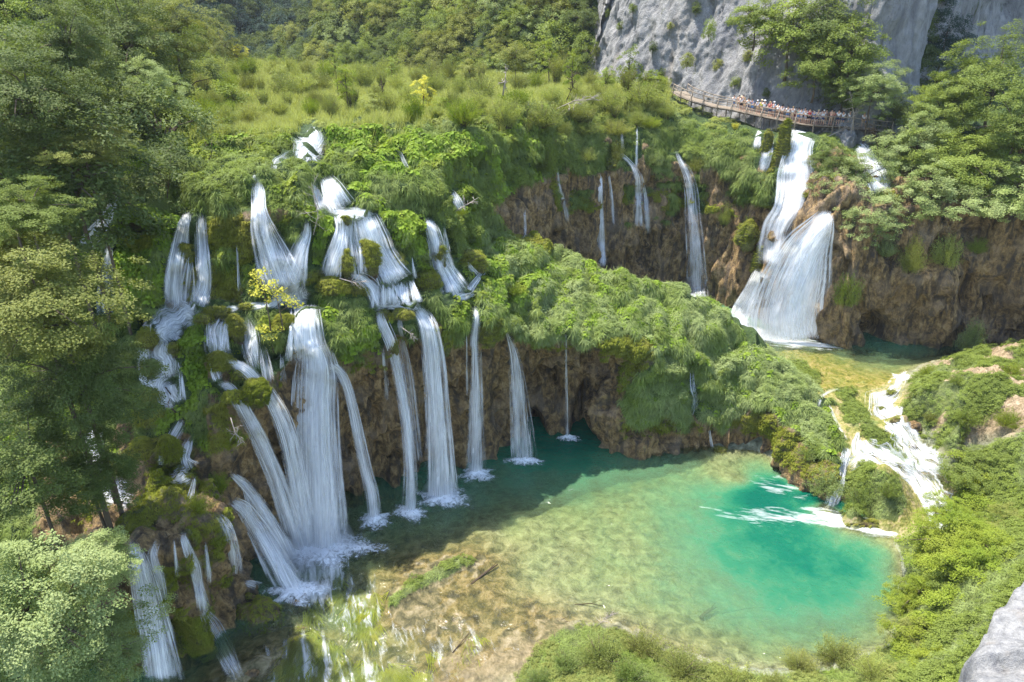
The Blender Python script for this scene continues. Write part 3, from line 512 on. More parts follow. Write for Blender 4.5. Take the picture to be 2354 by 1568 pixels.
# ------------------------------------------------------------------ pools
def pools():
    def sheet(x0, x1, y0, y1, lvl, foams_and_glints, name, step=.2):
        xs = np.arange(x0, x1, step); ys = np.arange(y0, y1, step); X, Y = np.meshgrid(xs, ys)
        dep = lvl - gz(X, Y); V = np.stack([X, Y, np.full_like(X, lvl)], -1); px, py, _ = proj(V)
        foam = np.zeros_like(X); flow = np.stack([X * 1.2, Y * 1.2, X * 0], -1)
        for poly, a, soft, (fx, fy) in foams_and_glints:
            mk = inpoly(px, py, poly, soft); foam = np.maximum(foam, mk * a)
            c, s_ = fx, fy; fl = np.stack([(X * c + Y * s_) * (.34 if lvl < 1 and fy < -.9 else .4), (-X * s_ + Y * c) * 1.7, X * 0], -1)
            flow = np.where((mk > .02)[..., None], fl, flow)
        rip = inpoly(px, py, [(640,1290),(760,1290),(900,1330),(1240,1420),(1240,1600),(560,1600)], 40) if lvl < 1 else X * 0
        V[..., 2] += rip * fbm(X*1.1 + Y*.2, Y*.6, 0, 4, 88) * .28
        FQ = grid_faces(*X.shape)
        if lvl > 1: kp = (py < np.interp(px, [1700, 1800, 1990, 2040, 2090, 2200], [920, 908, 897, 884, 872, 850])).ravel(); FQ = FQ[kp[FQ].all(1)]
        me = mesh_np(name, V, FQ); attr(me, 'depth', np.clip(dep * (1.05 + .15 * sst(1350, 1550, px)), 0, 6)); attr(me, 'foam', foam); attrv(me, 'flow', flow)
        link('water', me, MAT['pool'], kind='structure')
    d45 = (.35, -.94)
    sheet(-27, 40, 15, 61, 0., [
        ([(630,1290),(760,1270),(860,1320),(920,1400),(900,1600),(560,1600),(590,1480),(700,1420)], .38, 40, d45),
        ([(870,1330),(1060,1420),(1220,1450),(1240,1510),(1100,1568),(880,1600)], .33, 30, d45),
        ([(690,1250),(810,1250),(800,1320),(760,1400),(700,1395),(690,1320)], .62, 34, (.3, -.95)),
        ([(1700,1100),(1800,1085),(1870,1130),(1860,1155),(1760,1140)], .42, 20, (.9, -.3)),
        ([(1860,1160),(1960,1180),(2080,1205),(2090,1240),(2000,1235),(1920,1222),(1840,1210),(1700,1200),(1600,1165),(1720,1170)], .60, 26, (.97, -.2)),
        ([(1860,1172),(1920,1180),(2075,1215),(2060,1238),(1990,1226),(1900,1200)], .95, 10, (.97, -.2)),
        ([(1130,1160),(1200,1120),(1400,1120),(1480,1090),(1470,1110),(1390,1140),(1180,1175)], .22, 12, (.9, .3)),  # sun glints painted as faint white flecks on the water
        ([(2080,1200),(2240,1180),(2260,1250),(2100,1245)], .9, 16, (.8, -.5)),
    ], 'lower_pool_water')
    sheet(14, 60, 58, 87, 4., [
        ([(1660,735),(1720,745),(1800,775),(1900,790),(1930,800),(1880,800),(1780,790),(1690,765)], 1., 10, (.95, -.2)),
        ([(1670,735),(1930,790),(1960,810),(1760,800)], .5, 14, (.95, -.2)),
        ([(2040,880),(2050,860),(2090,850),(2100,860),(2080,900)], .8, 10, (.3, -.9)),
        ([(1990,775),(2060,780),(2080,800),(2000,795)], .28, 8, (.9, 0)),
    ], 'upper_pool_water')
pools()
# ------------------------------------------------------------------ falling water
def densify(path, n):
    p = np.array(path, float); t = np.r_[0, np.cumsum(np.hypot(*np.diff(p[:, :2], axis=0).T))]
    q = np.linspace(0, t[-1], n); g = np.gradient(p, t, axis=0)
    i = np.clip(np.searchsorted(t, q, side='right') - 1, 0, len(t) - 2); h = (t[i+1] - t[i])[:, None]; u = ((q - t[i])[:, None]) / h
    return (2*u**3-3*u**2+1)*p[i] + (u**3-2*u**2+u)*h*g[i] + (-2*u**3+3*u**2)*p[i+1] + (u**3-u**2)*h*g[i+1]
def smooth(a, k, ax=0):
    for _ in range(k):
        b = np.pad(a, [(1, 1) if i == ax else (0, 0) for i in range(a.ndim)], 'edge'); sl = [slice(None)] * a.ndim
        l = list(sl); l[ax] = slice(0, -2); c = list(sl); c[ax] = slice(1, -1); r = list(sl); r[ax] = slice(2, None)
        a = (b[tuple(l)] + 2 * b[tuple(c)] + b[tuple(r)]) / 4
    return a
def fall(path, label, free=None, zb=0., mat='fall', name='waterfall', off=.3, layers=2, foam=None, parent=None, nu=None, group=None, top=.6, cat=None):
    L = np.hypot(*np.diff(np.array(path, float)[:, :2], axis=0).T).sum(); nv = int(max(14, L / 5)); c = densify(path, nv)
    nu = nu or int(max(5, np.max(c[:, 2]) / 2.2)); tx = np.gradient(c[:, 0]); ty = np.gradient(c[:, 1]); q = np.hypot(tx, ty) + 1e-9
    nx, ny = ty / q, -tx / q; nx, ny = smooth(nx, 3), smooth(ny, 3)
    sv = np.cumsum(np.r_[0, np.hypot(np.diff(c[:, 0]), np.diff(c[:, 1]))]) / 26.
    if not foam and c[0, 0] < 1150 and mat != 'veil': c[:, 2] *= 1.22
    if mat in ('rapid', 'rapid2'): c[:, 2] *= 1 + fbm(sv * 1.3 + c[0, 0], sv * 0, 0, 3, 12) * .6
    u = np.linspace(-1, 1, nu); px = c[:, 0, None] + nx[:, None] * u[None] * c[:, 2, None]; py = c[:, 1, None] + ny[:, None] * u[None] * c[:, 2, None]
    Yh = np.array([[hit(px[i, j], py[i, j]) or np.nan for j in range(nu)] for i in range(nv)])
    if np.isnan(Yh).any(): Yh = np.where(np.isnan(Yh), np.nanmedian(Yh, 1, keepdims=True), Yh); Yh = np.where(np.isnan(Yh), np.nanmedian(Yh), Yh)
    med = np.median(Yh, 1, keepdims=True); Yh = np.clip(Yh, med - .7, med + .7)
    Y = smooth(smooth(Yh, 3, 0), 3, 1) - off
    if free is not None:
        k = int(np.argmin(np.abs(c[:, 1] - free))) if c[-1, 1] != free else nv - 1
        Yb = pZ(c[-1, 0], c[-1, 1], zb)[1]; s = np.linspace(0, 1, nv - k)[:, None]
        Yk = Y[k:k+1]; bulge = (u[None] ** 2) * .45
        Y[k:] = np.minimum(Yk * (1 - s) + (Yb + bulge * 1.) * s, smooth(np.min(Yh[k:], 1, keepdims=True), 2) - .12); Y = smooth(Y, 2, 0)
    Vs, Fs, E, UV = [], [], [], []
    ln = np.r_[0, np.cumsum(np.linalg.norm(np.diff(pY(c[:, 0], c[:, 1], Y[:, nu // 2]), axis=0), axis=1))]
    for l in range(layers):
        ph = RNG.uniform(0, 50); Yl = Y - l * .22 + fbm(u[None] * 2.5 + ph, ln[:, None] * .35, l, 3, 7) * (.16 + .12 * l)
        k = 1 - .12 * l; pxl = c[:, 0, None] + (px - c[:, 0, None]) * k
        V = pY(pxl, py, Yl); wid = np.linalg.norm(V[:, -1] - V[:, 0], axis=1)[:, None]
        e = (1 - np.abs(u) ** 1.3)[None] * (.95 if mat != 'rapid' else 1) * np.ones((nv, 1)) * (sst(0, top * 1.5, ln)[:, None] * .9 + .1) * (1 - .3 * l) * (1 if foam else (.2 + .8 * sst(ln[-1] + .1, ln[-1] - .9, ln)[:, None]))
        UV.append(np.stack([(u[None] * .5 + .5) * wid * .6 + (u[None] * .5 + .5) * wid.mean() * .4 + ph, np.broadcast_to(ln[:, None], V.shape[:2]) + ph, V[..., 0] * 0], -1).reshape(-1, 3))
        Vs.append(V.reshape(-1, 3)); E.append(e.ravel()); Fs.append(grid_faces(nv, nu) + l * nv * nu)
    off_ = layers * nv * nu
    if mat != 'rapid':                                     # fine strands over the sheet
        hw = float(np.median(c[:, 2])); ns = int(np.clip(hw * .75, 3, 44)); c2 = c.copy(); nx2, ny2 = smooth(nx, 12), smooth(ny, 12)
        for q in range(ns):
            ub = RNG.uniform(-1, 1); ub = np.sign(ub) * abs(ub) ** .7 * 1.02; dv = RNG.normal(0, .05); i0 = int(RNG.uniform(0, .3) * nv * (RNG.random() < .7)); i1 = max(i0 + 6, nv - int(RNG.uniform(0, .3) * nv * (RNG.random() < .4))); i1 = min(i1, nv)
            if i1 - i0 < 5: continue
            cc = c[i0:i1]; n2 = len(cc); t2 = np.linspace(0, 1, n2)[:, None]; us_ = np.linspace(-1, 1, 3)[None]
            w2 = (1.2 + 3.2 * t2) * RNG.uniform(.5, 1.5) * min(1.5, .6 + hw / 25); o2 = (ub + dv * t2) * cc[:, 2, None] + us_ * w2
            jc = np.clip(((np.clip(ub, -1, 1) + 1) / 2 * (nu - 1)), 0, nu - 1).astype(int)
            V = pY(cc[:, 0, None] + nx2[i0:i1, None] * o2, cc[:, 1, None] + ny2[i0:i1, None] * o2, smooth(Y[i0:i1, jc][:, None], 4) - RNG.uniform(.05, .3))
            Vs.append(V.reshape(-1, 3)); E.append(((1 - np.abs(us_)) * RNG.uniform(.3, .62) * sst(0, .12, t2) * (.35 + .65 * sst(1., .8, t2))).ravel())
            UV.append(np.stack([us_ * .06 + 0 * t2 + q * 3.1, t2 * ln[-1] + q + 0 * us_, t2 * 0 + 0 * us_], -1).reshape(-1, 3)); Fs.append(grid_faces(n2, 3) + off_); off_ += n2 * 3
    me = mesh_np(name, np.concatenate(Vs), np.concatenate(Fs)); attr(me, 'edge', np.concatenate(E)); attrv(me, 'fuv', np.concatenate(UV))
    if parent is not None: return link('strand', me, MAT[mat], parent)
    if foam: root = link(name, None, label=label, cat=cat or name.replace('_', ' '), group=group); root.location = tuple(pZ(c[-1, 0], c[-1, 1], zb)); bpy.context.view_layer.update()
    else: return link(name, me, MAT[mat], label=label, cat=cat or name.replace('_', ' '), group=group)
    inv = Matrix.Translation(-root.location)
    o = link('water_curtain', me, MAT[mat], root); o.matrix_parent_inverse = inv
    splash(root, c[-1, 0], c[-1, 1], foam, zb, inv)
    return root
def splash(root, px, py, foam, zb, inv):
    w, dpt = foam; ctr = pZ(px, py, zb)
    w *= 1.7; dpt *= 2.; n, m = 40, 14; th = np.arange(n + 1) / n * 2 * math.pi; r = np.linspace(0, 1, m)
    rr = .9 + .6 * fbm(np.cos(th) * 2 + px, np.sin(th) * 2, 0, 3, 3); R, TH = np.meshgrid(r, th, indexing='ij')
    rad = R * rr[None]; x = ctr[0] + np.cos(TH) * rad * w; y = ctr[1] + np.sin(TH) * rad * dpt
    z = zb + .04 + (1 - R) ** 1.3 * .5 * min(1, w / 1.5) + fbm(x * 2.2, y * 2.2, 0, 3, 5) * .2 * (1 - R) ** .5
    me = mesh_np('splash', np.stack([x, y, z], -1), grid_faces(m, n + 1)); attr(me, 'edge', (1 - R) ** .8)
    o = link('splash_foam', me, MAT['foam'], root); o.matrix_parent_inverse = inv
def mist(px, py, zb, rx, ry, rz, label, dens=.10):
    me = rock_mesh0(rx, ry, rz); c = pZ(px, py, zb); o = link('spray', me, MAT['mist'], label=label, cat='spray', kind='stuff'); o.location = (c[0], c[1] - .2, zb + rz * .35)
def rock_mesh0(sx, sy, sz):
    a, b = np.meshgrid(np.linspace(0, 2 * math.pi, 33), np.linspace(-math.pi / 2, math.pi / 2, 20)); d = np.stack([np.cos(b) * np.cos(a), np.cos(b) * np.sin(a), np.sin(b)], -1)
    return mesh_np('spray', d * [sx, sy, sz], grid_faces(20, 33))
def under(root, *a, **k):
    o = fall(*a, label=None, parent=root, **k); o.matrix_parent_inverse = root.matrix_basis.inverted(); return o
# main wall
main = fall([(712,790,34),(722,815,44),(728,850,52),(727,920,56),(728,1000,58),(732,1080,60),(737,1160,64),(742,1262,68)], 'widest white waterfall of the near wall, dropping from the terrace in one thick column', free=870, mat='silk', layers=3, foam=(2.9, 1.6), off=.6)
under(main, [(700,700,26),(702,740,30),(706,790,34),(712,830,40)], mat='silk')
fall([(750,838,12),(775,850,14),(795,885,14),(810,940,14),(825,1010,15),(840,1080,16),(852,1130,18),(860,1195,20)], 'slender arcing waterfall just right of the widest near fall', free=865, foam=(1.3, .8), off=.5)
fall([(500,880,10),(525,890,13),(550,925,17),(578,975,19),(605,1030,20),(630,1090,21),(652,1150,22),(672,1210,24),(692,1265,28)], 'lower of the two diagonal arcing falls left of the widest near fall', free=930, foam=(1.4, .9), off=.4)
fall([(520,828,9),(560,846,12),(592,876,14),(622,915,15),(645,957,17),(662,1004,18),(675,1060,18),(688,1130,18),(700,1200,20),(708,1262,20)], 'upper of the two diagonal arcing falls that meets the widest near fall', free=900, off=.45)
fall([(955,706,14),(978,740,22),(990,790,25),(997,850,27),(1002,920,28),(1007,1000,30),(1011,1080,34),(1014,1148,38)], 'broad straight waterfall between two narrower ones at the middle of the near wall', free=760, foam=(1.9, 1.1), off=.5, mat='fall', layers=2)
fall([(870,712,12),(880,745,16),(897,785,16),(910,830,14),(922,890,13),(933,960,13),(941,1040,13),(944,1110,15),(942,1182,18)], 'narrow waterfall immediately left of the broad straight fall in mid wall', free=810, foam=(1.1, .7), off=.5)
fall([(918,720,7),(922,770,8),(935,830,10),(946,900,11),(955,980,11),(962,1060,10)], 'thin veil of water between the narrow and the broad fall in mid wall', free=790, zb=3, mat='veil', layers=1)
fall([(1092,704,7),(1095,735,8),(1090,780,9),(1092,830,9),(1093,880,12),(1094,950,16),(1094,1020,19),(1094,1092,22)], 'isolated straight column of water right of the broad fall, ending in a round splash', free=740, foam=(1.4, .8), off=.5)
fall([(1161,757,4),(1173,790,9),(1182,830,14),(1188,880,18),(1195,950,23),(1200,1010,27),(1205,1062,31)], 'fan-shaped thin waterfall widening downward over the dark brown wall left of the alcove', free=775, mat='veil', foam=(1.5, .6), off=.5)
fall([(1300,762,2.5),(1302,830,4),(1303,920,4.5),(1304,1010,6)], 'hair-thin trickle falling from the grassy overhang into the teal corner of the pool', free=775, mat='veil', layers=1, foam=(.9, .3))
fall([(1590,850,4),(1592,890,5),(1598,920,4),(1592,960,5)], 'small trickle between the grass drapes on the hump face', mat='veil', layers=1)
fall([(1629,985,2.5),(1632,1005,3),(1635,1030,5)], 'tiny spout leaving the foot of the grassy hump into the green pool', free=990, layers=1)
# terrace cascades
fall([(690,640,18),(680,660,22),(662,680,20),(640,692,15),(600,702,10),(565,706,7)], 'white stream spreading left across the sunlit terrace', mat='rapid', name='cascade', layers=1, off=.2)
fall([(676,668,24),(685,688,26),(700,702,26)], 'foaming water at the terrace edge feeding the widest near fall', mat='rapid', name='cascade', layers=2, off=.2)
fall([(510,728,18),(500,750,24),(498,785,26),(502,822,26)], 'short veil pouring over mossy steps below the double fall', mat='veil', name='cascade', layers=2)
fall([(556,730,14),(568,760,22),(575,800,22),(585,850,14)], 'streaked veil between round moss pillows in the terrace front', mat='veil', name='cascade', layers=2)
fall([(604,795,12),(612,830,15),(620,880,14)], 'small veil left of the upper part of the widest near fall', mat='veil', name='cascade', layers=1)
fall([(485,830,4),(492,855,7),(500,876,8)], 'short chute beside a round moss boulder above the diagonal falls', mat='fall', name='cascade', layers=1)
fall([(450,712,22),(410,728,30),(380,752,34),(370,785,36),(374,812,34),(384,838,30),(388,868,28)], 'bright stepped cascade tumbling down left of the mossy plant slope', mat='rapid', name='cascade', layers=2, off=.2)
fall([(388,862,26),(372,885,34),(385,912,36),(392,940,24)], 'middle step of the left stepped cascade', mat='rapid', name='cascade', layers=2, off=.2)
fall([(420,965,12),(402,1000,15),(380,1035,12),(372,1070,9)], 'narrow chute on the left of the upright mossy stone', mat='veil', name='cascade', layers=2)
fall([(436,1005,6),(428,1030,10),(424,1055,9),(440,1078,16)], 'short spreading fall onto the low shaded terrace', mat='fall', name='cascade', layers=2)
fall([(455,700,20),(430,712,16),(400,720,10)], 'white stream along the left end of the terrace below the twin fall', mat='rapid', name='cascade', layers=1, off=.25)
fall([(560,704,8),(530,712,10),(505,722,12)], 'white stream linking the terrace stream to the short veil', mat='rapid', name='cascade', layers=1, off=.25)
fall([(505,822,20),(500,845,14),(500,872,12)], 'foaming water between the short veil and the diagonal falls', mat='rapid', name='cascade', layers=1, off=.3)
fall([(440,1078,20),(420,1090,26),(390,1100,18)], 'foam on the low shaded terrace under the spreading fall', mat='rapid', name='cascade', layers=1, off=.2)
fall([(335,790,10),(330,830,14),(336,880,14),(350,930,14)], 'thin left branch of the stepped cascade', mat='rapid', name='cascade', layers=1, off=.3)
# upper tier
u1 = fall([(436,482,8),(421,520,13),(410,570,15),(402,620,17),(400,665,19),(406,708,24)], 'left strand of the twin fall at the left end of the upper tier', layers=2)
fall([(461,489,11),(464,540,13),(468,600,15),(470,650,15),(458,704,22)], 'right strand of the twin fall at the left end of the upper tier', layers=2)
fall([(436,588,5),(434,640,16),(430,708,22)], 'thin veil between the two strands of the twin fall', mat='veil', layers=1)
fall([(590,412,6),(594,440,13),(596,480,15),(603,520,23),(618,560,30),(634,600,37),(648,635,40),(662,662,40)], 'tall upper tier fall that fans out to the right above the yellow sapling', mat='fall', layers=3)
fall([(707,506,5),(705,535,9),(692,570,15),(682,610,20),(674,655,22)], 'narrow fall joining the fanned upper fall from the right', layers=2)
fall([(580,402,10),(590,412,7)], 'small white ripple at the head of the fanned upper fall', mat='rapid', name='cascade', layers=1)
fall([(708,298,8),(722,312,20),(716,333,34),(702,348,32),(688,370,20)], 'topmost white cascade emerging from the shrubs at the plateau edge', mat='rapid', name='cascade', layers=2, off=.25, top=.2)
fall([(668,350,10),(650,362,9),(632,372,7),(627,390,5)], 'side trickle leaving the topmost cascade to the left', mat='veil', name='cascade', layers=1)
fall([(720,418,6),(728,450,9),(742,482,12)], 'slim left strand of the fall above the wide ledge', layers=1)
fall([(748,406,12),(760,430,20),(774,458,25),(786,480,28)], 'smooth rounded fall sliding onto the wide ledge', mat='silk', layers=2)
fall([(752,484,10),(790,488,13),(840,494,14),(862,500,8)], 'white water spread along the wide ledge', mat='rapid', name='cascade', layers=1, off=.2)
fall([(778,488,14),(785,520,14),(779,560,18),(766,600,20),(754,640,17)], 'left strand below the wide ledge of the upper tier', layers=2)
fall([(806,500,16),(806,540,24),(812,590,30),(818,640,26)], 'thin veils over moss between the two strands below the wide ledge', mat='veil', layers=2)
fall([(836,494,24),(846,520,27),(858,550,29),(876,590,27),(897,625,29),(912,650,34)], 'strong curving fall running right and down from the wide ledge', mat='silk', layers=3)
fall([(905,648,36),(908,672,40),(912,702,44)], 'wide low step of water above the broad straight fall', mat='silk', name='cascade', layers=2)
fall([(800,634,6),(835,642,11),(856,662,14),(868,698,12)], 'side fall curling around the moss pillow above the mid terrace', layers=2)
fall([(860,706,8),(900,704,10),(945,704,10),(965,712,8)], 'thin sheet of water along the rim above the broad straight fall', mat='rapid', name='cascade', layers=1, off=.2)
fall([(982,500,8),(992,530,14),(1001,560,15),(1010,600,17),(1030,640,22),(1052,680,28)], 'stepped fall on the right of the upper tier flowing down to a small basin', layers=2)
fall([(1010,555,6),(1028,580,8),(1042,620,7),(1048,650,5)], 'thin side veil of the stepped fall at the right of the upper tier', mat='veil', layers=1)
fall([(1036,437,5),(1048,460,12),(1060,487,14)], 'small bluish fall behind the bleached branch', mat='veil', layers=2)
fall([(1068,588,3),(1080,612,5),(1098,632,5)], 'small chute running right behind the round bush', layers=1)
fall([(1114,622,5),(1092,648,6),(1074,670,9)], 'small chute meeting the stepped fall from the right', layers=1)
fall([(1045,684,14),(1070,682,12),(1090,676,6)], 'little foaming basin at the foot of the stepped fall', mat='rapid', name='cascade', layers=1, off=.2)
fall([(920,350,4),(928,370,6),(936,388,6)], 'dim thread of water in the dark cleft of the upper slope', mat='veil', layers=1)
for i, (x0, y0, dx, dy, w) in enumerate([(478,735,6,60,6),(520,740,-4,66,7),(585,765,8,60,6),(645,810,4,70,6),(470,590,-2,90,4),(545,560,6,110,3),(700,560,-6,70,5),(870,520,14,70,6),(780,560,-6,80,6),(828,540,4,90,6),(946,590,8,60,4),(1020,520,10,60,5),
    (672,740,-8,90,8),(760,800,16,60,7),(880,800,8,120,5),(1000,770,10,160,6),(985,720,6,70,8),(1072,760,2,150,3),(1105,800,3,180,3),(345,740,-12,70,7),(415,850,6,70,7),(450,1090,-14,60,6),(400,1240,8,90,6),(470,1240,12,100,6),(560,1120,24,70,8),(640,560,10,70,8),(606,470,8,80,6),(432,520,-8,90,6)]):
    fall([(x0, y0, w * .6), (x0 + dx * .5, y0 + dy * .5, w), (x0 + dx, y0 + dy, w * 1.4)], 'thin veil trickling down mossy steps between larger falls, one of many alike', mat='veil', layers=2 if w > 5 else 1, group='thin trickles between the larger falls', off=.35)
# far left, behind the trees
fall([(276,440,5),(254,476,10),(238,508,14),(212,540,18),(192,575,16)], 'shaded fall behind the left hand trees, upper step', layers=2)
fall([(250,560,8),(246,620,10),(240,680,16),(246,722,20)], 'shaded fall behind the left hand trees, second step', layers=2)
fall([(214,975,14),(216,1040,20),(226,1100,22)], 'shaded fall glimpsed low between the left hand branches', layers=2)
fall([(235,1110,30),(265,1135,34),(300,1160,22)], 'bluish foaming water below the left hand branches', mat='rapid', name='cascade', layers=1, off=.2)
# low left group
g1 = fall([(298,1240,9),(312,1275,18),(330,1340,26),(345,1410,31),(360,1480,36),(378,1570,42)], 'heavy bluish waterfall in the shade at the bottom left beside the maple', free=1290, zb=-2.5, mat='fall', layers=3, off=.5)
fall([(362,1240,9),(352,1275,12),(366,1330,14),(378,1400,12)], 'thin curtain beside the heavy bluish waterfall', free=1280, zb=3, mat='veil', layers=2)
fall([(418,1222,7),(430,1260,11),(446,1300,13),(456,1350,10),(468,1405,14)], 'thin fall splitting over the brown rock at the bottom left', free=1310, zb=2.5, layers=2, mat='fall')
fall([(466,1400,10),(490,1440,24),(515,1490,24),(548,1560,16)], 'water fanning over the brown rock foot at the bottom left', mat='veil', name='cascade', layers=2)
fall([(528,1150,12),(558,1168,18),(585,1205,23),(615,1255,28),(645,1310,30),(678,1362,34)], 'larger slanting fall dropping from the low terrace toward the round boulders', free=1215, foam=(1.6, 1.), layers=2, off=.4)
fall([(526,1086,5),(552,1106,10),(582,1140,11),(612,1185,13),(642,1235,15),(674,1292,20)], 'slim slanting fall above the larger slanting fall', free=1115, layers=2, off=.4)
fall([(495,1178,8),(518,1205,12),(532,1250,14),(545,1320,17)], 'fine strands of water left of the slanting falls', free=1215, zb=3.5, mat='veil', layers=2)
fall([(560,1338,8),(600,1352,16),(640,1380,20),(672,1415,14)], 'thin sheet of water sliding over the round boulders', mat='veil', name='cascade', layers=2)
# alcove falls
fall([(1281,378,2.5),(1285,420,4),(1296,465,8),(1306,510,9)], 'leftmost thin fall of the far brown alcove wall', free=400, zb=14, mat='veil', layers=1)
fall([(1379,398,6),(1380,470,8),(1382,540,10),(1385,612,12)], 'brightest narrow fall on the left half of the far brown alcove wall', free=420, zb=4, layers=2)
fall([(1399,398,3),(1406,460,5),(1410,520,5)], 'faint thread just right of the brightest alcove fall', free=410, zb=10, mat='veil', layers=1)
fall([(1406,346,3),(1428,358,5),(1448,376,5),(1462,400,9),(1466,450,11),(1469,520,15)], 'fall leaping off a small moss ledge in the middle of the alcove wall', free=390, zb=9, mat='veil', layers=2)
fall([(1472,392,3),(1484,440,5),(1490,540,7)], 'thread right of the moss ledge fall in the alcove', free=410, zb=8, mat='veil', layers=1)
fall([(1428,296,3),(1431,344,3)], 'hair-thin spout above the moss ledge in the alcove', layers=1)
fall([(1464,288,3),(1463,330,3.5),(1462,385,4)], 'second hair-thin spout to the right above the moss ledge', layers=1)
fall([(1552,346,4),(1564,372,9),(1578,400,13),(1588,440,15),(1592,500,17),(1597,560,19),(1600,620,21),(1603,684,24)], 'tall veil-like fall at the right end of the alcove wall', free=400, zb=4, layers=2, foam=(1.2, .5), mat='veil')
fall([(1205,480,2),(1206,520,3),(1206,548,3)], 'faint thread in the dark recess between the tiers', mat='veil', layers=1)
# great fall on the right
fall([(1849,288,33),(1836,340,32),(1831,400,44),(1826,450,42),(1812,490,36),(1792,525,36),(1783,560,36),(1776,610,34)], 'upper stage of the great waterfall below the boardwalk', mat='silk', layers=3, off=.7, top=.3)
fall([(1905,483,14),(1888,520,34),(1862,570,58),(1842,630,78),(1826,690,90),(1818,740,98),(1822,785,96)], 'lower stage of the great waterfall, a broad white apron spreading into the upper pool', free=545, zb=4.05, mat='silk', layers=3, off=.9, nu=60)
fall([(1752,620,18),(1735,670,26),(1712,715,30),(1696,745,26)], 'left flank of the great waterfall falling into the upper pool', mat='silk', layers=2, off=.8)
fall([(1748,293,5),(1741,318,9),(1738,342,13)], 'thin fall left of two mossy ribs at the head of the great waterfall', layers=2, off=.5)
fall([(1777,296,6),(1768,330,12),(1760,365,14),(1750,392,12)], 'thin fall between two mossy ribs at the head of the great waterfall', layers=2, off=.5)
fall([(1945,310,18),(1955,335,14)], 'short white spill right of the great waterfall head', mat='rapid', name='cascade', layers=1)
fall([(1976,330,14),(1988,360,20),(2008,395,26),(2026,440,26)], 'white water showing through the trees right of the great waterfall', layers=2, off=.5)
# cascades between the pools
c_ = [([(2085,858,16),(2068,885,24),(2046,910,40),(2036,935,44),(2050,965,34),(2078,1000,28),(2105,1040,30),(2150,1075,26),(2180,1090,14)], 'longest foaming chute leaving the upper pool beside the tan mound', 2),
 ([(1972,992,7),(1968,1015,16),(1990,1040,34),(2030,1058,38),(2075,1080,26),(2110,1110,30),(2142,1150,34),(2165,1190,44),(2180,1235,55)], 'second foaming chute running right between the grassy knoll and the ridge', 2),
 ([(1950,1030,14),(1942,1060,14),(1936,1090,9),(1930,1120,8),(1915,1150,14),(1900,1178,20)], 'left branch of the foaming chute dropping beside the round tussock into the green pool', 2),
 ([(2010,1040,14),(1975,1055,16),(1948,1072,14)], 'short link of white water above the round tussock', 1),
 ([(1930,893,5),(1905,900,5),(1888,912,5),(1880,935,4)], 'thin silvery runnel on the yellow-green travertine slope', 1),
 ([(1905,930,3),(1925,975,4),(1948,1010,5)], 'narrow runnel down the yellow-green slope left of the ridge', 1)]
for p_, l_, n_ in c_: fall(p_, l_, mat='rapid2' if n_ > 1 else 'veil', name='cascade', layers=n_, off=.22, top=.2)

for a_ in [(742,1255,0,2.6,1.8,2.2,'fine spray hanging at the foot of the widest near fall'),(690,1320,0,1.8,1.4,1.5,'fine spray where the slanting falls meet the pool'),(1012,1140,0,1.6,1.1,1.4,'fine spray at the foot of the broad straight fall'),
    (1770,770,4,5.5,2.2,2.6,'spray drifting at the foot of the great waterfall'),(1605,680,4,3.,1.5,2.4,'thin spray at the foot of the tall veil-like alcove fall')]: mist(*a_)
# ------------------------------------------------------------------ plant prototypes
def blades(n, L, W, elev, droop, spread, seg=4, az=None, seed=0):
    r = np.random.default_rng(seed); th = r.uniform(-math.pi, math.pi, n) if az is None else r.normal(0, az, n)
    el = np.radians(r.uniform(elev[0], elev[1], n)); ln = L * r.uniform(.55, 1.15, n); w = W * r.uniform(.7, 1.3, n)
    rt = spread * np.sqrt(r.uniform(0, 1, n)); rp = r.uniform(-math.pi, math.pi, n)
    t = np.linspace(0, 1, seg + 1)[None]; dr = (droop * r.uniform(.6, 1.4, n))[:, None]
    ang = el[:, None] - dr * t                                    # elevation along the blade
    st = ln[:, None] / seg; h = np.cumsum(np.cos(ang) * st, 1) - np.cos(ang[:, :1]) * st; v = np.cumsum(np.sin(ang) * st, 1) - np.sin(ang[:, :1]) * st
    x = rt[:, None] * np.cos(rp)[:, None] + h * np.cos(th)[:, None]; y = rt[:, None] * np.sin(rp)[:, None] + h * np.sin(th)[:, None]
    tw = th + r.uniform(-.5, .5, n); sx, sy = -np.sin(tw), np.cos(tw); ww = (w[:, None] * (1 - t ** 2 * .92) * .5)
    A = np.stack([x + sx[:, None] * ww, y + sy[:, None] * ww, v + 0 * x], -1); B = np.stack([x - sx[:, None] * ww, y - sy[:, None] * ww, v + 0 * x], -1)
    V = np.stack([A, B], 2).reshape(n, -1, 3); k = np.arange(seg) * 2; q = np.stack([k, k + 1, k + 3, k + 2], -1)
    return V.reshape(-1, 3), (q[None] + (np.arange(n) * (seg + 1) * 2)[:, None, None]).reshape(-1, 4)
def leaves(C, Nn, size, r, asp=.55, fold=0):
    n = len(C); Nn = Nn / (np.linalg.norm(Nn, axis=1, keepdims=True) + 1e-9); a = r.normal(size=(n, 3)); A = np.cross(Nn, a); A /= np.linalg.norm(A, axis=1, keepdims=True) + 1e-9; B = np.cross(Nn, A)
    s = (size * r.uniform(.6, 1.3, n))[:, None]
    V = np.stack([C - A * s * .5, C + B * s * asp * .5 + Nn * s * .08, C + A * s * .5, C - B * s * asp * .5 + Nn * s * .08], 1)
    return V.reshape(-1, 3), np.arange(n * 4).reshape(-1, 4)
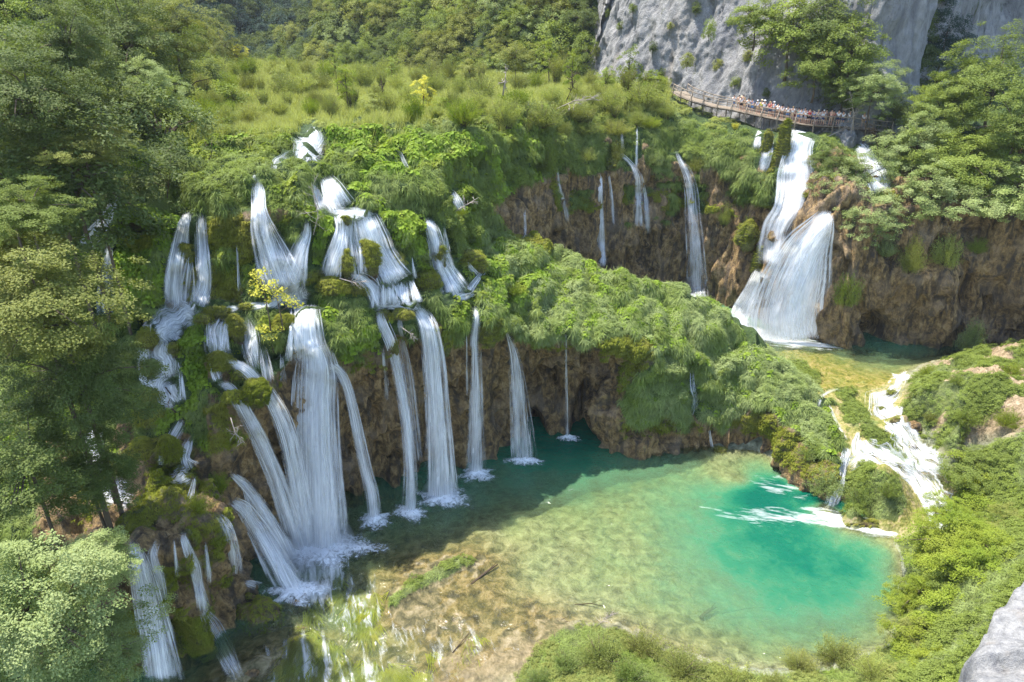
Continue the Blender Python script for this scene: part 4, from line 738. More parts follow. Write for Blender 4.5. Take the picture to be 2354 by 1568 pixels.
def rosette(seed, n=26, R=.5, size=.3):
    r = np.random.default_rng(seed); th = r.uniform(0, 6.28, n); rr = R * np.sqrt(r.uniform(0, 1, n)); h = .32 * (1 - (rr / R) ** 2 * .7) + r.uniform(-.05, .05, n)
    N = np.stack([np.cos(th) * rr, np.sin(th) * rr, np.full(n, .55)], -1) + r.normal(0, .15, (n, 3)); N /= np.linalg.norm(N, axis=1, keepdims=True)
    C = np.stack([rr * np.cos(th), rr * np.sin(th), h], -1); A = np.cross(N, [0, 0, 1.]) + 1e-3; A /= np.linalg.norm(A, axis=1, keepdims=True); B = np.cross(N, A)
    s = size * r.uniform(.5, 1.1, n); k = 7; a = np.arange(k) / k * 6.283
    ring = C[:, None] + (A[:, None] * np.cos(a)[None, :, None] + B[:, None] * np.sin(a)[None, :, None]) * (s[:, None] * .5 * (1 - .35 * (np.abs(a - 0) < .1)))[..., None] + N[:, None] * (s * .1)[:, None, None]
    V = np.concatenate([ring, C[:, None]], 1); f = np.stack([np.arange(k), (np.arange(k) + 1) % k, np.full(k, k), np.full(k, k)], -1)
    return V.reshape(-1, 3), (f[None] + (np.arange(n) * (k + 1))[:, None, None]).reshape(-1, 4)
def merge(*vf):
    Vs, Fs, o = [], [], 0
    for V, Fq in vf: Vs.append(V); Fs.append(Fq + o); o += len(V)
    return np.concatenate(Vs), np.concatenate(Fs)
def mesh_q(name, V, Fq, mat):               # quads where a repeated last index means a triangle
    if (Fq[:, 2] == Fq[:, 3]).any():
        me = bpy.data.meshes.new(name); me.from_pydata(V.tolist(), [], [list(dict.fromkeys(f)) for f in Fq.tolist()])
    else: me = mesh_np(name, V, Fq, False)
    me.materials.append(MAT[mat]); return me
def crown(seed, K, per, leaf, flat=.45, shape=(1, 1, .8), low=-.45, asp=.6, lump=.35, rc=(.16, .32), inner=.25):
    r = np.random.default_rng(seed); d = r.normal(size=(K * 3, 3)); d /= np.linalg.norm(d, axis=1, keepdims=True); d = d[d[:, 2] > low][:K]; K = len(d)
    q = r.uniform(0, 1, K); rad = np.where(q < inner, r.uniform(.25, .7, K), r.uniform(.72, 1.0, K)) * (1 + lump * fbm(d[:, 0] * 1.7 + seed, d[:, 1] * 1.7, d[:, 2] * 1.7, 3, 4) * 1.6)
    c = d * rad[:, None] * np.array(shape); R = r.uniform(rc[0], rc[1], K)
    n = np.maximum(6, (per * (R / np.mean(rc)) ** 2).astype(int)); idx = np.repeat(np.arange(K), n); T = len(idx)
    o = r.normal(size=(T, 3)); o /= np.linalg.norm(o, axis=1, keepdims=True); o *= (r.uniform(0, 1, T) ** .45)[:, None] * R[idx][:, None]
    out = d[idx]; o[:, 2] *= flat; o[:, 2] -= (o[:, 0] * out[:, 0] + o[:, 1] * out[:, 1]) * .35           # sprays droop outward
    N = np.array([0, 0, .8]) + out * .45 + r.normal(0, .38, (T, 3))
    return leaves(c[idx] + o, N, leaf, r, asp), c
def trunk_mesh(c, seed, up=1., th=.045, mat='bark', k=12):
    r = np.random.default_rng(seed); P_, R_ = [], []
    P_.append([(0, 0, -.4), (.03, 0, .1), (0, .02, .45)]); R_.append([th * .8, th * .5, th * .15])
    for i in r.choice(len(c), min(k, len(c)), replace=False):
        e = c[i] * .95; s = np.array([0, 0, -.35 + .5 * r.random()]); m = (s + e) / 2 + np.array([0, 0, .08]) + r.normal(0, .03, 3)
        P_.append([s, m, e]); R_.append([th * .45, th * .3, th * .1])
    me = tubes(P_, R_, 5); me.materials.append(MAT[mat]); return me
CR = {}; POLE = tubes([[(0, 0, 0), (.02, 0, .3), (-.02, .02, .7), (0, 0, 1)]], [[.042, .034, .028, .022]], 7); POLE.materials.append(MAT['bark'])
def proto(key, kind, seed, mat, **k):
    if kind == 'crown': (V, Fq), c = crown(seed, **k)
    me = mesh_np(key + '_crown', V, Fq, False); me.materials.append(MAT[mat]); CR[key] = (me, c, trunk_mesh(c, seed))
for i in range(3):
    proto('near%d' % i, 'crown', 10 + i, 'beech', K=300, per=120, leaf=.034, flat=.5, rc=(.08, .20), lump=.5, low=-.9, shape=(1, 1, .92))
    proto('mid%d' % i, 'crown', 20 + i, 'beech', K=150, per=80, leaf=.055, flat=.5, rc=(.12, .26), lump=.5, low=-.9, shape=(1, 1, .95))
    proto('far%d' % i, 'crown', 30 + i, 'beech', K=105, per=36, leaf=.095, flat=.6, low=-.8, rc=(.18, .34), shape=(1, 1, .9))
proto('cone', 'crown', 41, 'dark', K=110, per=36, leaf=.09, shape=(.62, .62, 1.25), rc=(.14, .28), low=-.8)
proto('airy', 'crown', 43, 'lime_l', K=46, per=60, leaf=.07, shape=(.75, .75, 1.1), rc=(.12, .24), low=-.8, inner=.4)
def stems(seed, n, m, h=1., leaf=.05, spread=.9, asp=.3):
    r = np.random.default_rng(seed); th = r.uniform(0, 6.283, n); tilt = np.sqrt(r.uniform(0, 1, n)) * spread
    d = np.stack([np.cos(th) * np.sin(tilt), np.sin(th) * np.sin(tilt), np.cos(tilt)], -1); L = h * r.uniform(.65, 1.1, n)
    t = r.uniform(.25, 1, (n, m)) ** .8; C = d[:, None] * (L[:, None] * t)[..., None]; C[..., 2] -= .12 * (t ** 2) * (tilt[:, None]); C = C + r.normal(0, .045, C.shape)
    N = np.cross(np.repeat(d[:, None], m, 1), r.normal(size=(n, m, 3))) + [0, 0, .35]
    base = np.stack([np.zeros((n, 3)) + d * .02, d * L[:, None] * .5, d * L[:, None] * .95], 1); base[:, 2, 2] -= .1 * tilt
    return leaves(C.reshape(-1, 3), N.reshape(-1, 3), leaf, r, asp), base
def shrub_proto(key, seed, mat, n=90, m=55, **k):
    (V, Fq), b = stems(seed, n, m, **k); me = mesh_np(key + '_foliage', V, Fq, False); me.materials.append(MAT[mat])
    st = tubes(list(b[:26]), [[.016, .01, .004]] * 26, 3); st.materials.append(MAT['bark']); CR[key] = (me, None, st)
for i in range(3): shrub_proto('willow%d' % i, 50 + i, 'willow', n=110, m=60, leaf=.062, spread=.95 - i * .12)
shrub_proto('upright', 56, 'willow', n=60, m=50, leaf=.06, spread=.45)
shrub_proto('heath', 57, 'heath', n=160, m=60, leaf=.045, spread=1.15, asp=.4)
shrub_proto('heath2', 58, 'heath', n=150, m=60, leaf=.05, spread=1.25, asp=.45)
def recol(o, mat):
    o.material_slots[0].link = 'OBJECT'; o.material_slots[0].material = MAT[mat]
def tree(px, py, Y, rp, key, mat, label, group=None, kz=1., name='tree', cat=None, base=None, yaw=None):
    c = pY(px, py, Y); ax = c[1] * CC - (c[2] - H) * SS; r = rp / F * ax
    zg = down(c[0], c[1]) if base is None else base; zg = min(zg, c[2] - .4 * r)
    root = link(name, None, label=label, cat=cat or name.replace('_', ' '), group=group); root.location = (c[0], c[1], zg)
    me, cc, tr = CR[key]; o = link('crown', me, None, root); o.location = (0, 0, c[2] - zg); o.scale = (r, r, r * kz); o.rotation_euler = (0, 0, RNG.uniform(0, 6.28) if yaw is None else yaw); recol(o, mat)
    t = link('limbs', tr, None, root); t.location = o.location; t.scale = (r, r, r * kz); t.rotation_euler = o.rotation_euler
    if (Y > 84 and px > 1560): zg = max(zg, c[2] - 1.1 * r); root.location.z = zg; o.location.z = t.location.z = c[2] - zg
    hh = c[2] - zg - .3 * r * kz
    if hh > .1: q = link('trunk', POLE, None, root); q.location = (0, 0, -.3); q.scale = (r, r, hh + .35)
    return root
def shrub(px, py, Y, rp, key, mat, label, group=None, kz=1., name='shrub', z=None):       # px,py: middle of the foliage
    c = pY(px, py, Y); ax = c[1] * CC - (c[2] - H) * SS; r = rp / F * ax * 1.15
    zg = down(c[0], c[1], c[2] + 12) if z is None else z; hh = max(c[2] + r * .55 * kz - zg, r * .6) if z is None else r * kz
    root = link(name, None, label=label, cat='shrub', group=group); root.location = (c[0], c[1], zg - .1)
    root.rotation_euler = (0, 0, RNG.uniform(0, 6.28)); root.scale = (r, r, min(hh, r * 2.4))
    o = link('foliage', CR[key][0], None, root); recol(o, mat); link('stems', CR[key][2], None, root); return root
# ------------------------------------------------------------------ ground cover through geometry nodes
def scatter(name, me, P_, rot, scl, label=None, cat=None):
    if len(P_) == 0: return
    pm = bpy.data.meshes.new(name); pm.vertices.add(len(P_)); pm.vertices.foreach_set('co', np.ascontiguousarray(P_, np.float32).ravel()); attrv(pm, 'rot', rot); attrv(pm, 'scl', scl)
    src = bpy.data.objects.new(name + '_clump', me)
    o = link(name, pm, None, kind='stuff', label=label, cat=cat)
    g = bpy.data.node_groups.new(name, 'GeometryNodeTree'); g.interface.new_socket('Geometry', in_out='INPUT', socket_type='NodeSocketGeometry'); g.interface.new_socket('Geometry', in_out='OUTPUT', socket_type='NodeSocketGeometry')
    gi = g.nodes.new('NodeGroupInput'); go = g.nodes.new('NodeGroupOutput'); ip = g.nodes.new('GeometryNodeInstanceOnPoints'); oi = g.nodes.new('GeometryNodeObjectInfo')
    oi.inputs['Object'].default_value = src; oi.inputs['As Instance'].default_value = True
    na = []
    for nm in ('rot', 'scl'):
        a = g.nodes.new('GeometryNodeInputNamedAttribute'); a.data_type = 'FLOAT_VECTOR'; a.inputs['Name'].default_value = nm; na.append(a.outputs['Attribute'])
    g.links.new(gi.outputs[0], ip.inputs['Points']); g.links.new(oi.outputs['Geometry'], ip.inputs['Instance']); g.links.new(na[0], ip.inputs['Rotation']); g.links.new(na[1], ip.inputs['Scale'])
    g.links.new(ip.outputs[0], go.inputs[0]); md = o.modifiers.new('plants', 'NODES'); md.node_group = g; return o
def cells(V, mask):                        # random points on a grid surface, weighted by area and mask
    a, b, c = V[:-1, :-1], V[1:, :-1], V[:-1, 1:]; n = np.cross(b - a, c - a); ar = np.linalg.norm(n, axis=-1)
    n = n / (ar[..., None] + 1e-12); return ar * mask[:-1, :-1], n
def sample(V, w, n, N, extra=()):
    tot = w.sum(); p = (w / tot).ravel(); i = RNG.choice(len(p), n, p=p); r, c = np.unravel_index(i, w.shape); u = RNG.uniform(0, 1, (n, 1)); v = RNG.uniform(0, 1, (n, 1))
    P_ = V[r, c] + (V[r + 1, c] - V[r, c]) * u + (V[r, c + 1] - V[r, c]) * v
    return P_, N[r, c], [e[r, c] for e in extra]
def orient(N, tilt):                       # euler: yaw so local +X follows the slope outwards, tilted with the surface
    n = len(N); flat = np.hypot(N[:, 0], N[:, 1]); yaw = np.arctan2(N[:, 1], N[:, 0]); rnd = RNG.uniform(-math.pi, math.pi, n)
    yaw = np.where(flat > .3, yaw + rnd * .28, rnd); ty = np.arctan2(flat, np.maximum(N[:, 2], .05)) * tilt
    return np.stack([RNG.normal(0, .08, n), np.where(flat > .3, ty, RNG.normal(0, .1, n)), yaw], -1)
def s3(s): return np.stack([s, s, s], -1)
PR = {'tuft': mesh_np('tuft', *blades(46, .95, .040, (35, 88), 2.3, .22, 4, seed=1), False), 'hang': mesh_np('hang', *blades(40, 1.15, .042, (10, 65), 2.6, .25, 5, az=.75, seed=2), False),
      'short': mesh_np('short', *blades(46, .42, .034, (30, 88), 1.6, .26, 3, seed=3), False), 'moss': mesh_np('moss', *blades(60, .34, .035, (-30, 50), 2.2, .30, 3, az=.9, seed=4), False),
      'reed': mesh_np('reed', *blades(34, 1.25, .045, (68, 89), .45, .45, 3, seed=5), False), 'ros': mesh_q('ros', *rosette(1), 'broad'), 'ros2': mesh_q('ros2', *rosette(2, 20, .4, .24), 'broad'),
      'bush': None}
(V_, F_), _c = crown(61, K=26, per=26, leaf=.13, rc=(.22, .4), shape=(1, 1, .7), low=-.1); PR['bush'] = mesh_np('bush', V_, F_, False)
def with_mat(me, mat):
    m2 = me.copy(); m2.materials.clear(); m2.materials.append(MAT[mat]); return m2
def on_massif():
    V = MV; ppx, ppy, _ = proj(V); vis = (ppx > -60) & (ppx < 2420) & (ppy < 1640) & (ppy > 90)
    x, y, z = V[..., 0], V[..., 1], V[..., 2]; fr = V[..., 1] < 100
    ar, N = cells(V, np.ones(V.shape[:2]))
    N = np.where(((N * np.array([0, -.5, 1])).sum(-1) < 0)[..., None], -N, N); nz = N[..., 2]
    pat = fbm(x*.22, y*.22, z*.22, 3, 301)[:-1, :-1]; pat2 = fbm(x*.35, y*.35, z*.35, 3, 305)[:-1, :-1]
    G = (MG * vis * fr)[:-1, :-1]; G = sst(.35, .6, G); SXm = MSX[:-1, :-1]; PXm = MPX[:-1, :-1]; wet = np.ones_like(G)
    hump = sst(1010, 1100, PXm) * (SXm < 9.3) * (SXm > 1); mead = sst(12.2, 13.0, SXm)
    # keep the channels of the falls free of plants
    py_ = ppy[:-1, :-1]; px_ = ppx[:-1, :-1]; wet = np.ones_like(G)
    for o in list(COL.objects):
        if o.name.startswith(('waterfall', 'cascade', 'water_curtain', 'strand')) and o.data:
            v = np.empty(len(o.data.vertices) * 3); o.data.vertices.foreach_get('co', v); v = v.reshape(-1, 3); a, b, _d = proj(v[::2])
            H2, xe, ye = np.histogram2d(a, b, bins=[np.arange(-60, 2460, 6), np.arange(0, 1640, 6)])
            WETMAP[:] = WETMAP + H2
    wm = WETMAP > 0; wm = wm | np.roll(wm, 1, 0) | np.roll(wm, -1, 0) | np.roll(wm, -1, 1)
    ii = np.clip(((px_ + 60) / 6).astype(int), 0, wm.shape[0] - 1); jj = np.clip((py_ / 6).astype(int), 0, wm.shape[1] - 1); wet = ~wm[ii, jj]
    dist = (60 / np.maximum(y[:-1, :-1], 30)) ** 1.0
    base = ar * G * wet * (1 - mead) * (1 - sst(1540, 1580, px_) * (py_ < np.interp(px_, [1545, 1600, 1680, 1768, 1842, 1990], [235, 262, 276, 290, 300, 312])))
    def go(name, w, n, key, mat, sc, tilt, label=None, sink=.06, cat=None, zs=1):
        P_, Nn, (yy,) = sample(V, w, n, N, (y[:-1, :-1],)); s = sc * RNG.uniform(.65, 1.25, n) * np.clip((yy / 50) ** .5, .8, 1.4)
        P_ = P_ - Nn * sink; s_ = s3(s); s_[:, 2] *= zs
        scatter(name, with_mat(PR[key], mat), P_, orient(Nn, tilt), s_, label, cat)
    br = sst(.05, .22, pat) * (PXm < 1250); steep = sst(.62, .45, nz)
    go('hanging_grass', base * steep * (1 - hump) * (1 - br * .6), 9000, 'hang', 'grass', .75, .2, 'green grass drooping over the steep rims of the terraces', cat='grass')
    go('grass', base * (1 - steep) * (1 - hump) * (1 - br * .75), 7000, 'tuft', 'grass', .78, .5, 'green grass tufts on the terraces of the travertine barrier', cat='grass')
    go('hanging_grass', base * steep * hump, 7500, 'hang', 'palegrass', .8, .25, 'long pale grass hanging down the face of the grassy hump', cat='grass')
    go('grass', base * (1 - steep * .8) * hump, 6000, 'tuft', 'palegrass', .85, .6, 'pale tufted grass covering the ridge of the grassy hump', cat='grass')
    go('leafy_ground_cover', base * br, 7000, 'ros', 'broad', .78, .45, 'bright broad-leaved plants on the terraces between the falls', cat='ground cover')
    go('leafy_ground_cover', base * sst(.1, .3, pat2) * (PXm < 1250), 4200, 'ros2', 'lime_l', .9, .45, 'yellow-green leafy plants scattered over the terraces', cat='ground cover')
    go('low_scrub', base * sst(-.15, -.35, pat) * (SXm > 7) , 1500, 'bush', 'beech', .62, .3, 'low leafy scrub between the grass tufts', cat='ground cover')
    go('leafy_ground_cover', base * hump * sst(-.2, .1, pat2), 2600, 'ros', 'broad', .7, .5, 'broad-leaved plants between the grass of the hump', cat='ground cover')
    go('low_scrub', base * hump * sst(.0, -.2, pat2) * (1 - steep * .7), 1000, 'bush', 'silver', .65, .4, 'pale low bushes on the ridge of the hump', cat='ground cover')
    go('low_scrub', base * hump * sst(.15, -.1, pat) * steep, 900, 'bush', 'beech', .55, .5, 'green leafy bushes on the face of the hump', cat='ground cover')
    gm = (MM * vis * fr * (1 - MG))[:-1, :-1]
    go('moss', ar * sst(.3, .6, gm) * (wet * .75 + .25), 15000, 'moss', 'moss_b', .75, .15, 'olive moss strands hanging on the wet rock', .03, 'moss')
    mb = ar * (mead * (MV[:-1, :-1, 1] < 190) * (ppx[:-1, :-1] > 150) * (ppx[:-1, :-1] < 2100)) * wet * dist ** 1.6
    go('reeds', mb * (px_ < 1540), 13000, 'reed', 'reed', .62, .1, 'yellow-green reed and sedge meadow behind the barrier', cat='reeds', zs=1.1)
    go('reeds', mb * sst(0, .2, pat2), 4500, 'bush', 'willow', .55, .1, 'low willow growth mixed through the sedge meadow', cat='ground cover')
    V = np.stack([GX, GY, GZ], -1); gx_, gy_, _d = proj(V); ar, N = cells(V, np.ones(GX.shape)); N = np.where(N[..., 2:] < 0, -N, N)
    vis = ((gx_ > -50) & (gx_ < 2420) & (gy_ < 1640))[:-1, :-1]; nn = fbm(GX*.5, GY*.5, 0, 3, 8)[:-1, :-1]
    y = GY; g0 = sst(.3, .7, GG[:-1, :-1]) * vis * (GZ[:-1, :-1] > .12); tn = GTAN[:-1, :-1]
    b2 = ar * g0
    near = (gy_[:-1, :-1] > 1380) & (gx_[:-1, :-1] < 2080); mid = ~near
    def go2(*a, **k):
        return go(*a, **k)
    def go(name, w, n, key, mat, sc, tilt, label=None, sink=.04, cat=None):
        P_, Nn, (yy,) = sample(V, w, n, N, (GY[:-1, :-1],)); s = sc * RNG.uniform(.6, 1.25, n)
        scatter(name, with_mat(PR[key], mat), P_ - Nn * sink, orient(Nn, tilt), s3(s), label, cat)
    go('grass', b2 * near, 1500, 'tuft', 'grass', .55, .6, 'deep green grass tufts on the near bank', cat='grass')
    go('ground_plants', b2 * near * sst(-.2, .1, nn), 500, 'bush', 'heath', .42, .4, 'low dull green growth on the near bank', cat='ground cover')
    go('grass', b2 * mid * (1 - tn * .3), 3800, 'tuft', 'palegrass', .50, .6, 'pale grass on the knolls beside the foaming chutes', cat='grass')
    go('ground_plants', b2 * mid * sst(-.25, .1, nn), 2400, 'bush', 'beech', .6, .4, 'bright leafy plants on the right bank and tan mound', cat='ground cover')
def stream_plants():
    n = 900; ax, ay = RNG.uniform(640, 1250, n), RNG.uniform(1290, 1600, n); k = inpoly(ax, ay, [(700,1420),(790,1320),(900,1300),(940,1400),(1240,1460),(1240,1600),(620,1600)], 20) > RNG.uniform(0, 1, n); nn = fbm(ax*.012, ay*.012, 0, 2, 4) > -.15; k = k & nn
    P_ = pZ(ax[k], ay[k], -.22); m_ = len(P_); yaw = math.atan2(-.94, .25) + (ax[k] - 800) * .0012 + RNG.normal(0, .25, m_)
    scatter('water_plants', with_mat(PR['flow'], 'moss_b'), P_, np.stack([yaw * 0, yaw * 0, yaw], -1), s3(RNG.uniform(.7, 1.5, m_)), 'olive water plants streaming in the shallow river at the bottom left', 'water plants')
PR['flow'] = mesh_np('flow', *blades(34, 1.3, .05, (4, 22), .5, .3, 4, az=.28, seed=9), False)
WETMAP = np.zeros((len(np.arange(-60, 2460, 6)) - 1, len(np.arange(0, 1640, 6)) - 1))
on_massif(); stream_plants()
# ------------------------------------------------------------------ trees of the hills and around the pools
def forest():
    kinds = ['beech', 'dark', 'beech', 'olive', 'dark', 'silver', 'beech']
    used = []
    def fill(n, x0, x1, y0, y1, Yr, r0, r1, grp, label, mats, test, keys=('far0', 'far1', 'far2'), gap=.6, tries=6000):
        k = 0
        for _ in range(tries):
            if k >= n: break
            px, py = RNG.uniform(x0, x1), RNG.uniform(y0, y1)
            # march along the ray to the hill surface
            q = None
            for Y in np.arange(Yr[0], Yr[1], 2.5):
                p = pY(px, py, Y)
                if p[2] < hz(p[0], p[1]) + 2.5 and test(p[0], p[1]): q = Y; break
            if q is None: continue
            rp = RNG.uniform(r0, r1) * (130 / q) ** .5
            if any(abs(px - a) < gap * (rp + c) and abs(py - b) < gap * .62 * (rp + c) for a, b, c in used): continue
            used.append((px, py, rp)); mt = mats[RNG.integers(len(mats))]
            key = 'cone' if (RNG.random() < .12 and mt == 'dark') else keys[RNG.integers(len(keys))]
            tree(px, py, q, rp, key, mt, label, grp, kz=RNG.uniform(.9, 1.2)); k += 1
    on = lambda x, y: True
    fill(60, 370, 720, -60, 140, (200, 460), 30, 42, 'distant trees of the blue valley notch', 'dark bluish tree crown in the distant valley notch, one of many alike', ['blue', 'blue', 'dark'], on, gap=.5)
    fill(110, 560, 1350, -50, 178, (100, 260), 34, 58, 'trees of the wooded slope behind the meadow', 'broadleaf tree on the wooded slope behind the meadow, one of many alike', ['beech', 'dark', 'olive', 'silver', 'beech', 'olive'], lambda x, y: np.interp(y, HYS, HDR[:, 0] * 0) == 0, ('mid0', 'mid1', 'mid2', 'far0'), gap=.52)
    fill(22, 590, 760, 10, 150, (150, 460), 26, 40, 'distant trees of the blue valley notch', 'dark bluish tree crown in the distant valley notch, one of many alike', ['blue', 'dark', 'dark'], on, gap=.45)
    fill(34, -60, 520, -80, 420, (40, 220), 62, 100, 'trees of the dark slope at the left', 'dark broadleaf tree on the steep left slope, one of many alike', ['dark', 'dark', 'beech'], on, ('mid0', 'mid1', 'mid2'), gap=.52)
forest()
BIG = [ # px, py, Y, r, key, mat, kz, label
 (55,1400,23,190,'near0','silver',.95,'big pale-leaved maple filling the bottom left corner'),
 (215,1500,24,130,'near1','silver',.9,'pale maple crown reaching toward the heavy bluish waterfall'),
 (205,1300,25,110,'near2','silver',.7,'pale maple crown just above the bottom left waterfall'),
 (90,700,31,195,'near1','olive',.9,'large mid-left tree with layered green sprays'),
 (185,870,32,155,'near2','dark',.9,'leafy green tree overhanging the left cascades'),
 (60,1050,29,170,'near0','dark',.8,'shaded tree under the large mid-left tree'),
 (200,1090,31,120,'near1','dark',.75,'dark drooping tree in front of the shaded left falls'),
 (60,480,34,120,'near2','beech',.6,'sunlit spray of beech at the left edge, below the dark slope'),
 (190,340,42,100,'near0','olive',.5,'tree with flat yellowish leaf tiers beside the dark gully'),
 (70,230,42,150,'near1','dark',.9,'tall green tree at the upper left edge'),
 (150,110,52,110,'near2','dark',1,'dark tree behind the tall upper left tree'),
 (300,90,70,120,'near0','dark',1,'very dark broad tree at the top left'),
 (400,80,85,100,'near1','olive',.95,'large olive-green tree overhanging the edge of the meadow'),
 (350,200,62,70,'near2','silver',.95,'pale-leaved tree between the dark gully and the meadow'),
 (300,250,58,55,'mid1','dark',.9,'small dark tree at the mouth of the dark gully'),
 (510,105,150,36,'mid0','olive',1.2,'sunlit olive tree standing alone in the valley notch'),
 (545,125,150,24,'mid1','yellow',1,'small yellowish tree at the foot of the valley notch'),
 (1820,70,93,95,'mid0','beech',.9,'round tree growing on the grey cliff'),
 (1740,40,95,60,'mid1','beech',.8,'smaller tree left of the round cliff tree'),
 (1900,60,90,85,'mid2','dark',1,'dark tree on the right shoulder of the grey cliff'),
 (1880,150,88,70,'mid1','beech',.9,'tree hanging low over the boardwalk crowd'),
 (1960,120,86,80,'mid0','beech',1,'tall tree right of the cliff face'),
 (2010,200,83,72,'near1','silver',.9,'pale tree rising behind the right end of the boardwalk'),
 (1940,215,86,50,'mid2','dark',1,'dark small tree directly behind the boardwalk'),
 (2030,20,95,50,'mid2','dark',1,'dark growth at the top of the cliff gap'),
 (2290,190,78,110,'near0','beech',1,'tall bright tree at the upper right edge'),
 (2180,240,80,85,'near1','beech',.9,'light green tree left of the upper right edge tree'),
 (2340,300,72,110,'near2','beech',.9,'tree at the right edge under the tall bright tree'),
 (2110,330,77,85,'near0','silver',.85,'pale spreading tree right of the white water'),
 (2220,380,73,110,'near1','beech',.8,'broad tree over the brown right wall'),
 (2320,450,69,110,'near2','silver',.7,'tree draping over the rim at the right edge'),
 (2130,450,71,100,'near0','silver',.7,'tree drooping over the rim of the brown right wall'),
 (1960,420,75,88,'near2','silver',.8,'silvery tree leaning over the great waterfall'),
 (1905,370,78,50,'near1','dark',.7,'small dark-leaved branch mass beside the great waterfall'),
 (2010,500,71,80,'near1','silver',.75,'silvery tree hanging at the top of the brown right wall'),
 (2060,250,86,50,'mid0','dark',1,'dark tree in the cliff gap'),
 (2200,1255,38,115,'near2','lime_l',.85,'bright yellow-green tree on the right bank'),
 (2260,1400,32,130,'near0','lime_l',.8,'yellow-green tree below the bright right bank tree'),
 (2150,1500,30,110,'near1','lime_l',.75,'leafy yellow-green tree at the lower right shore'),
 (2310,1150,44,110,'near1','lime_l',.8,'yellow-green tree at the right edge above the bank'),
 (2345,1020,50,60,'near2','beech',.8,'green tree at the right edge under the tan mound'),
 (2105,1375,35,64,'near2','lime_l',1.1,'small yellow-green tree overhanging the emerald pool'),
 (795,195,74,34,'airy','lime_l',1.3,'slender young tree with airy crown at the left of the meadow edge'),
 (770,150,90,26,'airy','beech',1.3,'slim tree behind the slender young tree'),
 (972,215,72,36,'airy','yellow',1.15,'small golden-yellow maple in the middle of the scrub'),
 (1262,130,112,38,'airy','lime_l',1.2,'bright green young tree by the foot of the grey cliff'),
 (1315,160,100,28,'airy','lime_l',1.6,'slim upright young tree left of the grey cliff'),
 (1445,160,97,40,'airy','beech',1.4,'small tree in front of the lower left of the grey cliff'),
 (1390,190,97,34,'airy','beech',1.1,'low tree at the foot of the grey cliff'),
 (1185,130,118,44,'mid2','olive',.9,'olive round tree at the edge of the wooded slope'),
 (1630,70,92,16,'far1','beech',1.8,'narrow bush clinging to the middle of the grey cliff'),
 (1580,140,97,16,'far0','olive',1.4,'small bush in a crack of the grey cliff'),
 (2290,1290,34,90,'near1','lime_l',.9,'yellow-green bush-like tree at the right edge level with the emerald pool'),
 (2180,1190,40,60,'near0','lime_l',.8,'bright small tree overhanging the lower end of the foaming chutes'),
 (2250,1080,46,70,'near2','beech',.8,'green tree between the tan mound and the chutes'),
 (2110,1460,31,56,'near0','olive',.8,'small olive tree at the lower right shore'),
 (2200,1560,27,90,'near2','lime_l',.8,'bright tree at the bottom edge beside the pale rock face'),
 (2230,1330,34,80,'near2','beech',.8,'darker green tree in the middle of the right bank'),
 (2340,1230,38,70,'near0','olive',.8,'olive tree at the right edge above the pale rock face'),
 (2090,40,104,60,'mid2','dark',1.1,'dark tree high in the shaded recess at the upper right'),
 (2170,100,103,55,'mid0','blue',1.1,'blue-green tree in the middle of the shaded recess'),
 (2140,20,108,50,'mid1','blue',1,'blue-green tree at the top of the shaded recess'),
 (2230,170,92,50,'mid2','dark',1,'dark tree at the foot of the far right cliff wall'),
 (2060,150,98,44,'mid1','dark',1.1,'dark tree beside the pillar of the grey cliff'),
 (640,175,105,24,'mid0','willow',1,'small round tree near the far left of the meadow'),
 (900,160,112,26,'airy','beech',1.2,'thin tree near the back of the meadow'),
 (1080,165,108,30,'mid1','olive',1,'low olive tree at the back of the meadow'),
 (1150,250,84,34,'mid2','willow',.9,'pale round tree in front of the bare grey tree'),
 (1010,250,74,30,'mid0','lime_l',.9,'bright round bush-like tree right of the golden maple'),
 (860,240,72,30,'mid1','willow',.9,'grey-green round tree behind the upper terraces'),
 (1500,190,98,34,'mid1','lime_l',.9,'bright tree at the foot of the cliff left of the boardwalk'),
 (2100,120,100,60,'mid0','dark',1.2,'dark tree in the shaded recess at the upper right'),
 (2150,190,92,50,'mid1','dark',1,'dark bush at the bottom of the shaded recess'),
]
for px, py, Y, r, key, mt, kz, lab in BIG:
    t_ = tree(px, py, Y, r, key, mt, lab, kz=kz)
    if lab.startswith(('narrow bush', 'small bush')): t_.name = 'bush'; t_['category'] = 'bush'
# willow scrub between meadow and falls
WIL = []
def scrub():
    k = 0; used = []
    for _ in range(4000):
        if k >= 190: break
        px, py = RNG.uniform(430, 1530), RNG.uniform(150, 320)
        top = np.interp(px, [430, 700, 900, 1250, 1640], [150, 150, 158, 175, 190]); bot = np.interp(px, [430, 600, 700, 850, 1000, 1250, 1500, 1640], [290, 260, 255, 250, 270, 320, 300, 260])
        if not top < py < bot: continue
        Y = hit(px, py + 26)
        if not Y or Y > 185 or Y < 55: continue
        r = RNG.uniform(26, 56) * min(1.2, (85 / Y) ** .6)
        if any(abs(px - a) < .5 * (r + c) and abs(py - b) < .3 * (r + c) for a, b, c in used): continue
        used.append((px, py, r)); mt = ['willow', 'willow', 'heath', 'reed', 'olive', 'lime_l'][RNG.integers(6)]
        shrub(px, py, Y + .8, r, 'willow%d' % RNG.integers(3) if RNG.random() < .75 else 'upright', mt, 'feathery willow shrub in the scrub behind the falls, one of many alike', 'willow shrubs behind the falls', kz=RNG.uniform(.8, 1.7)); k += 1
scrub()
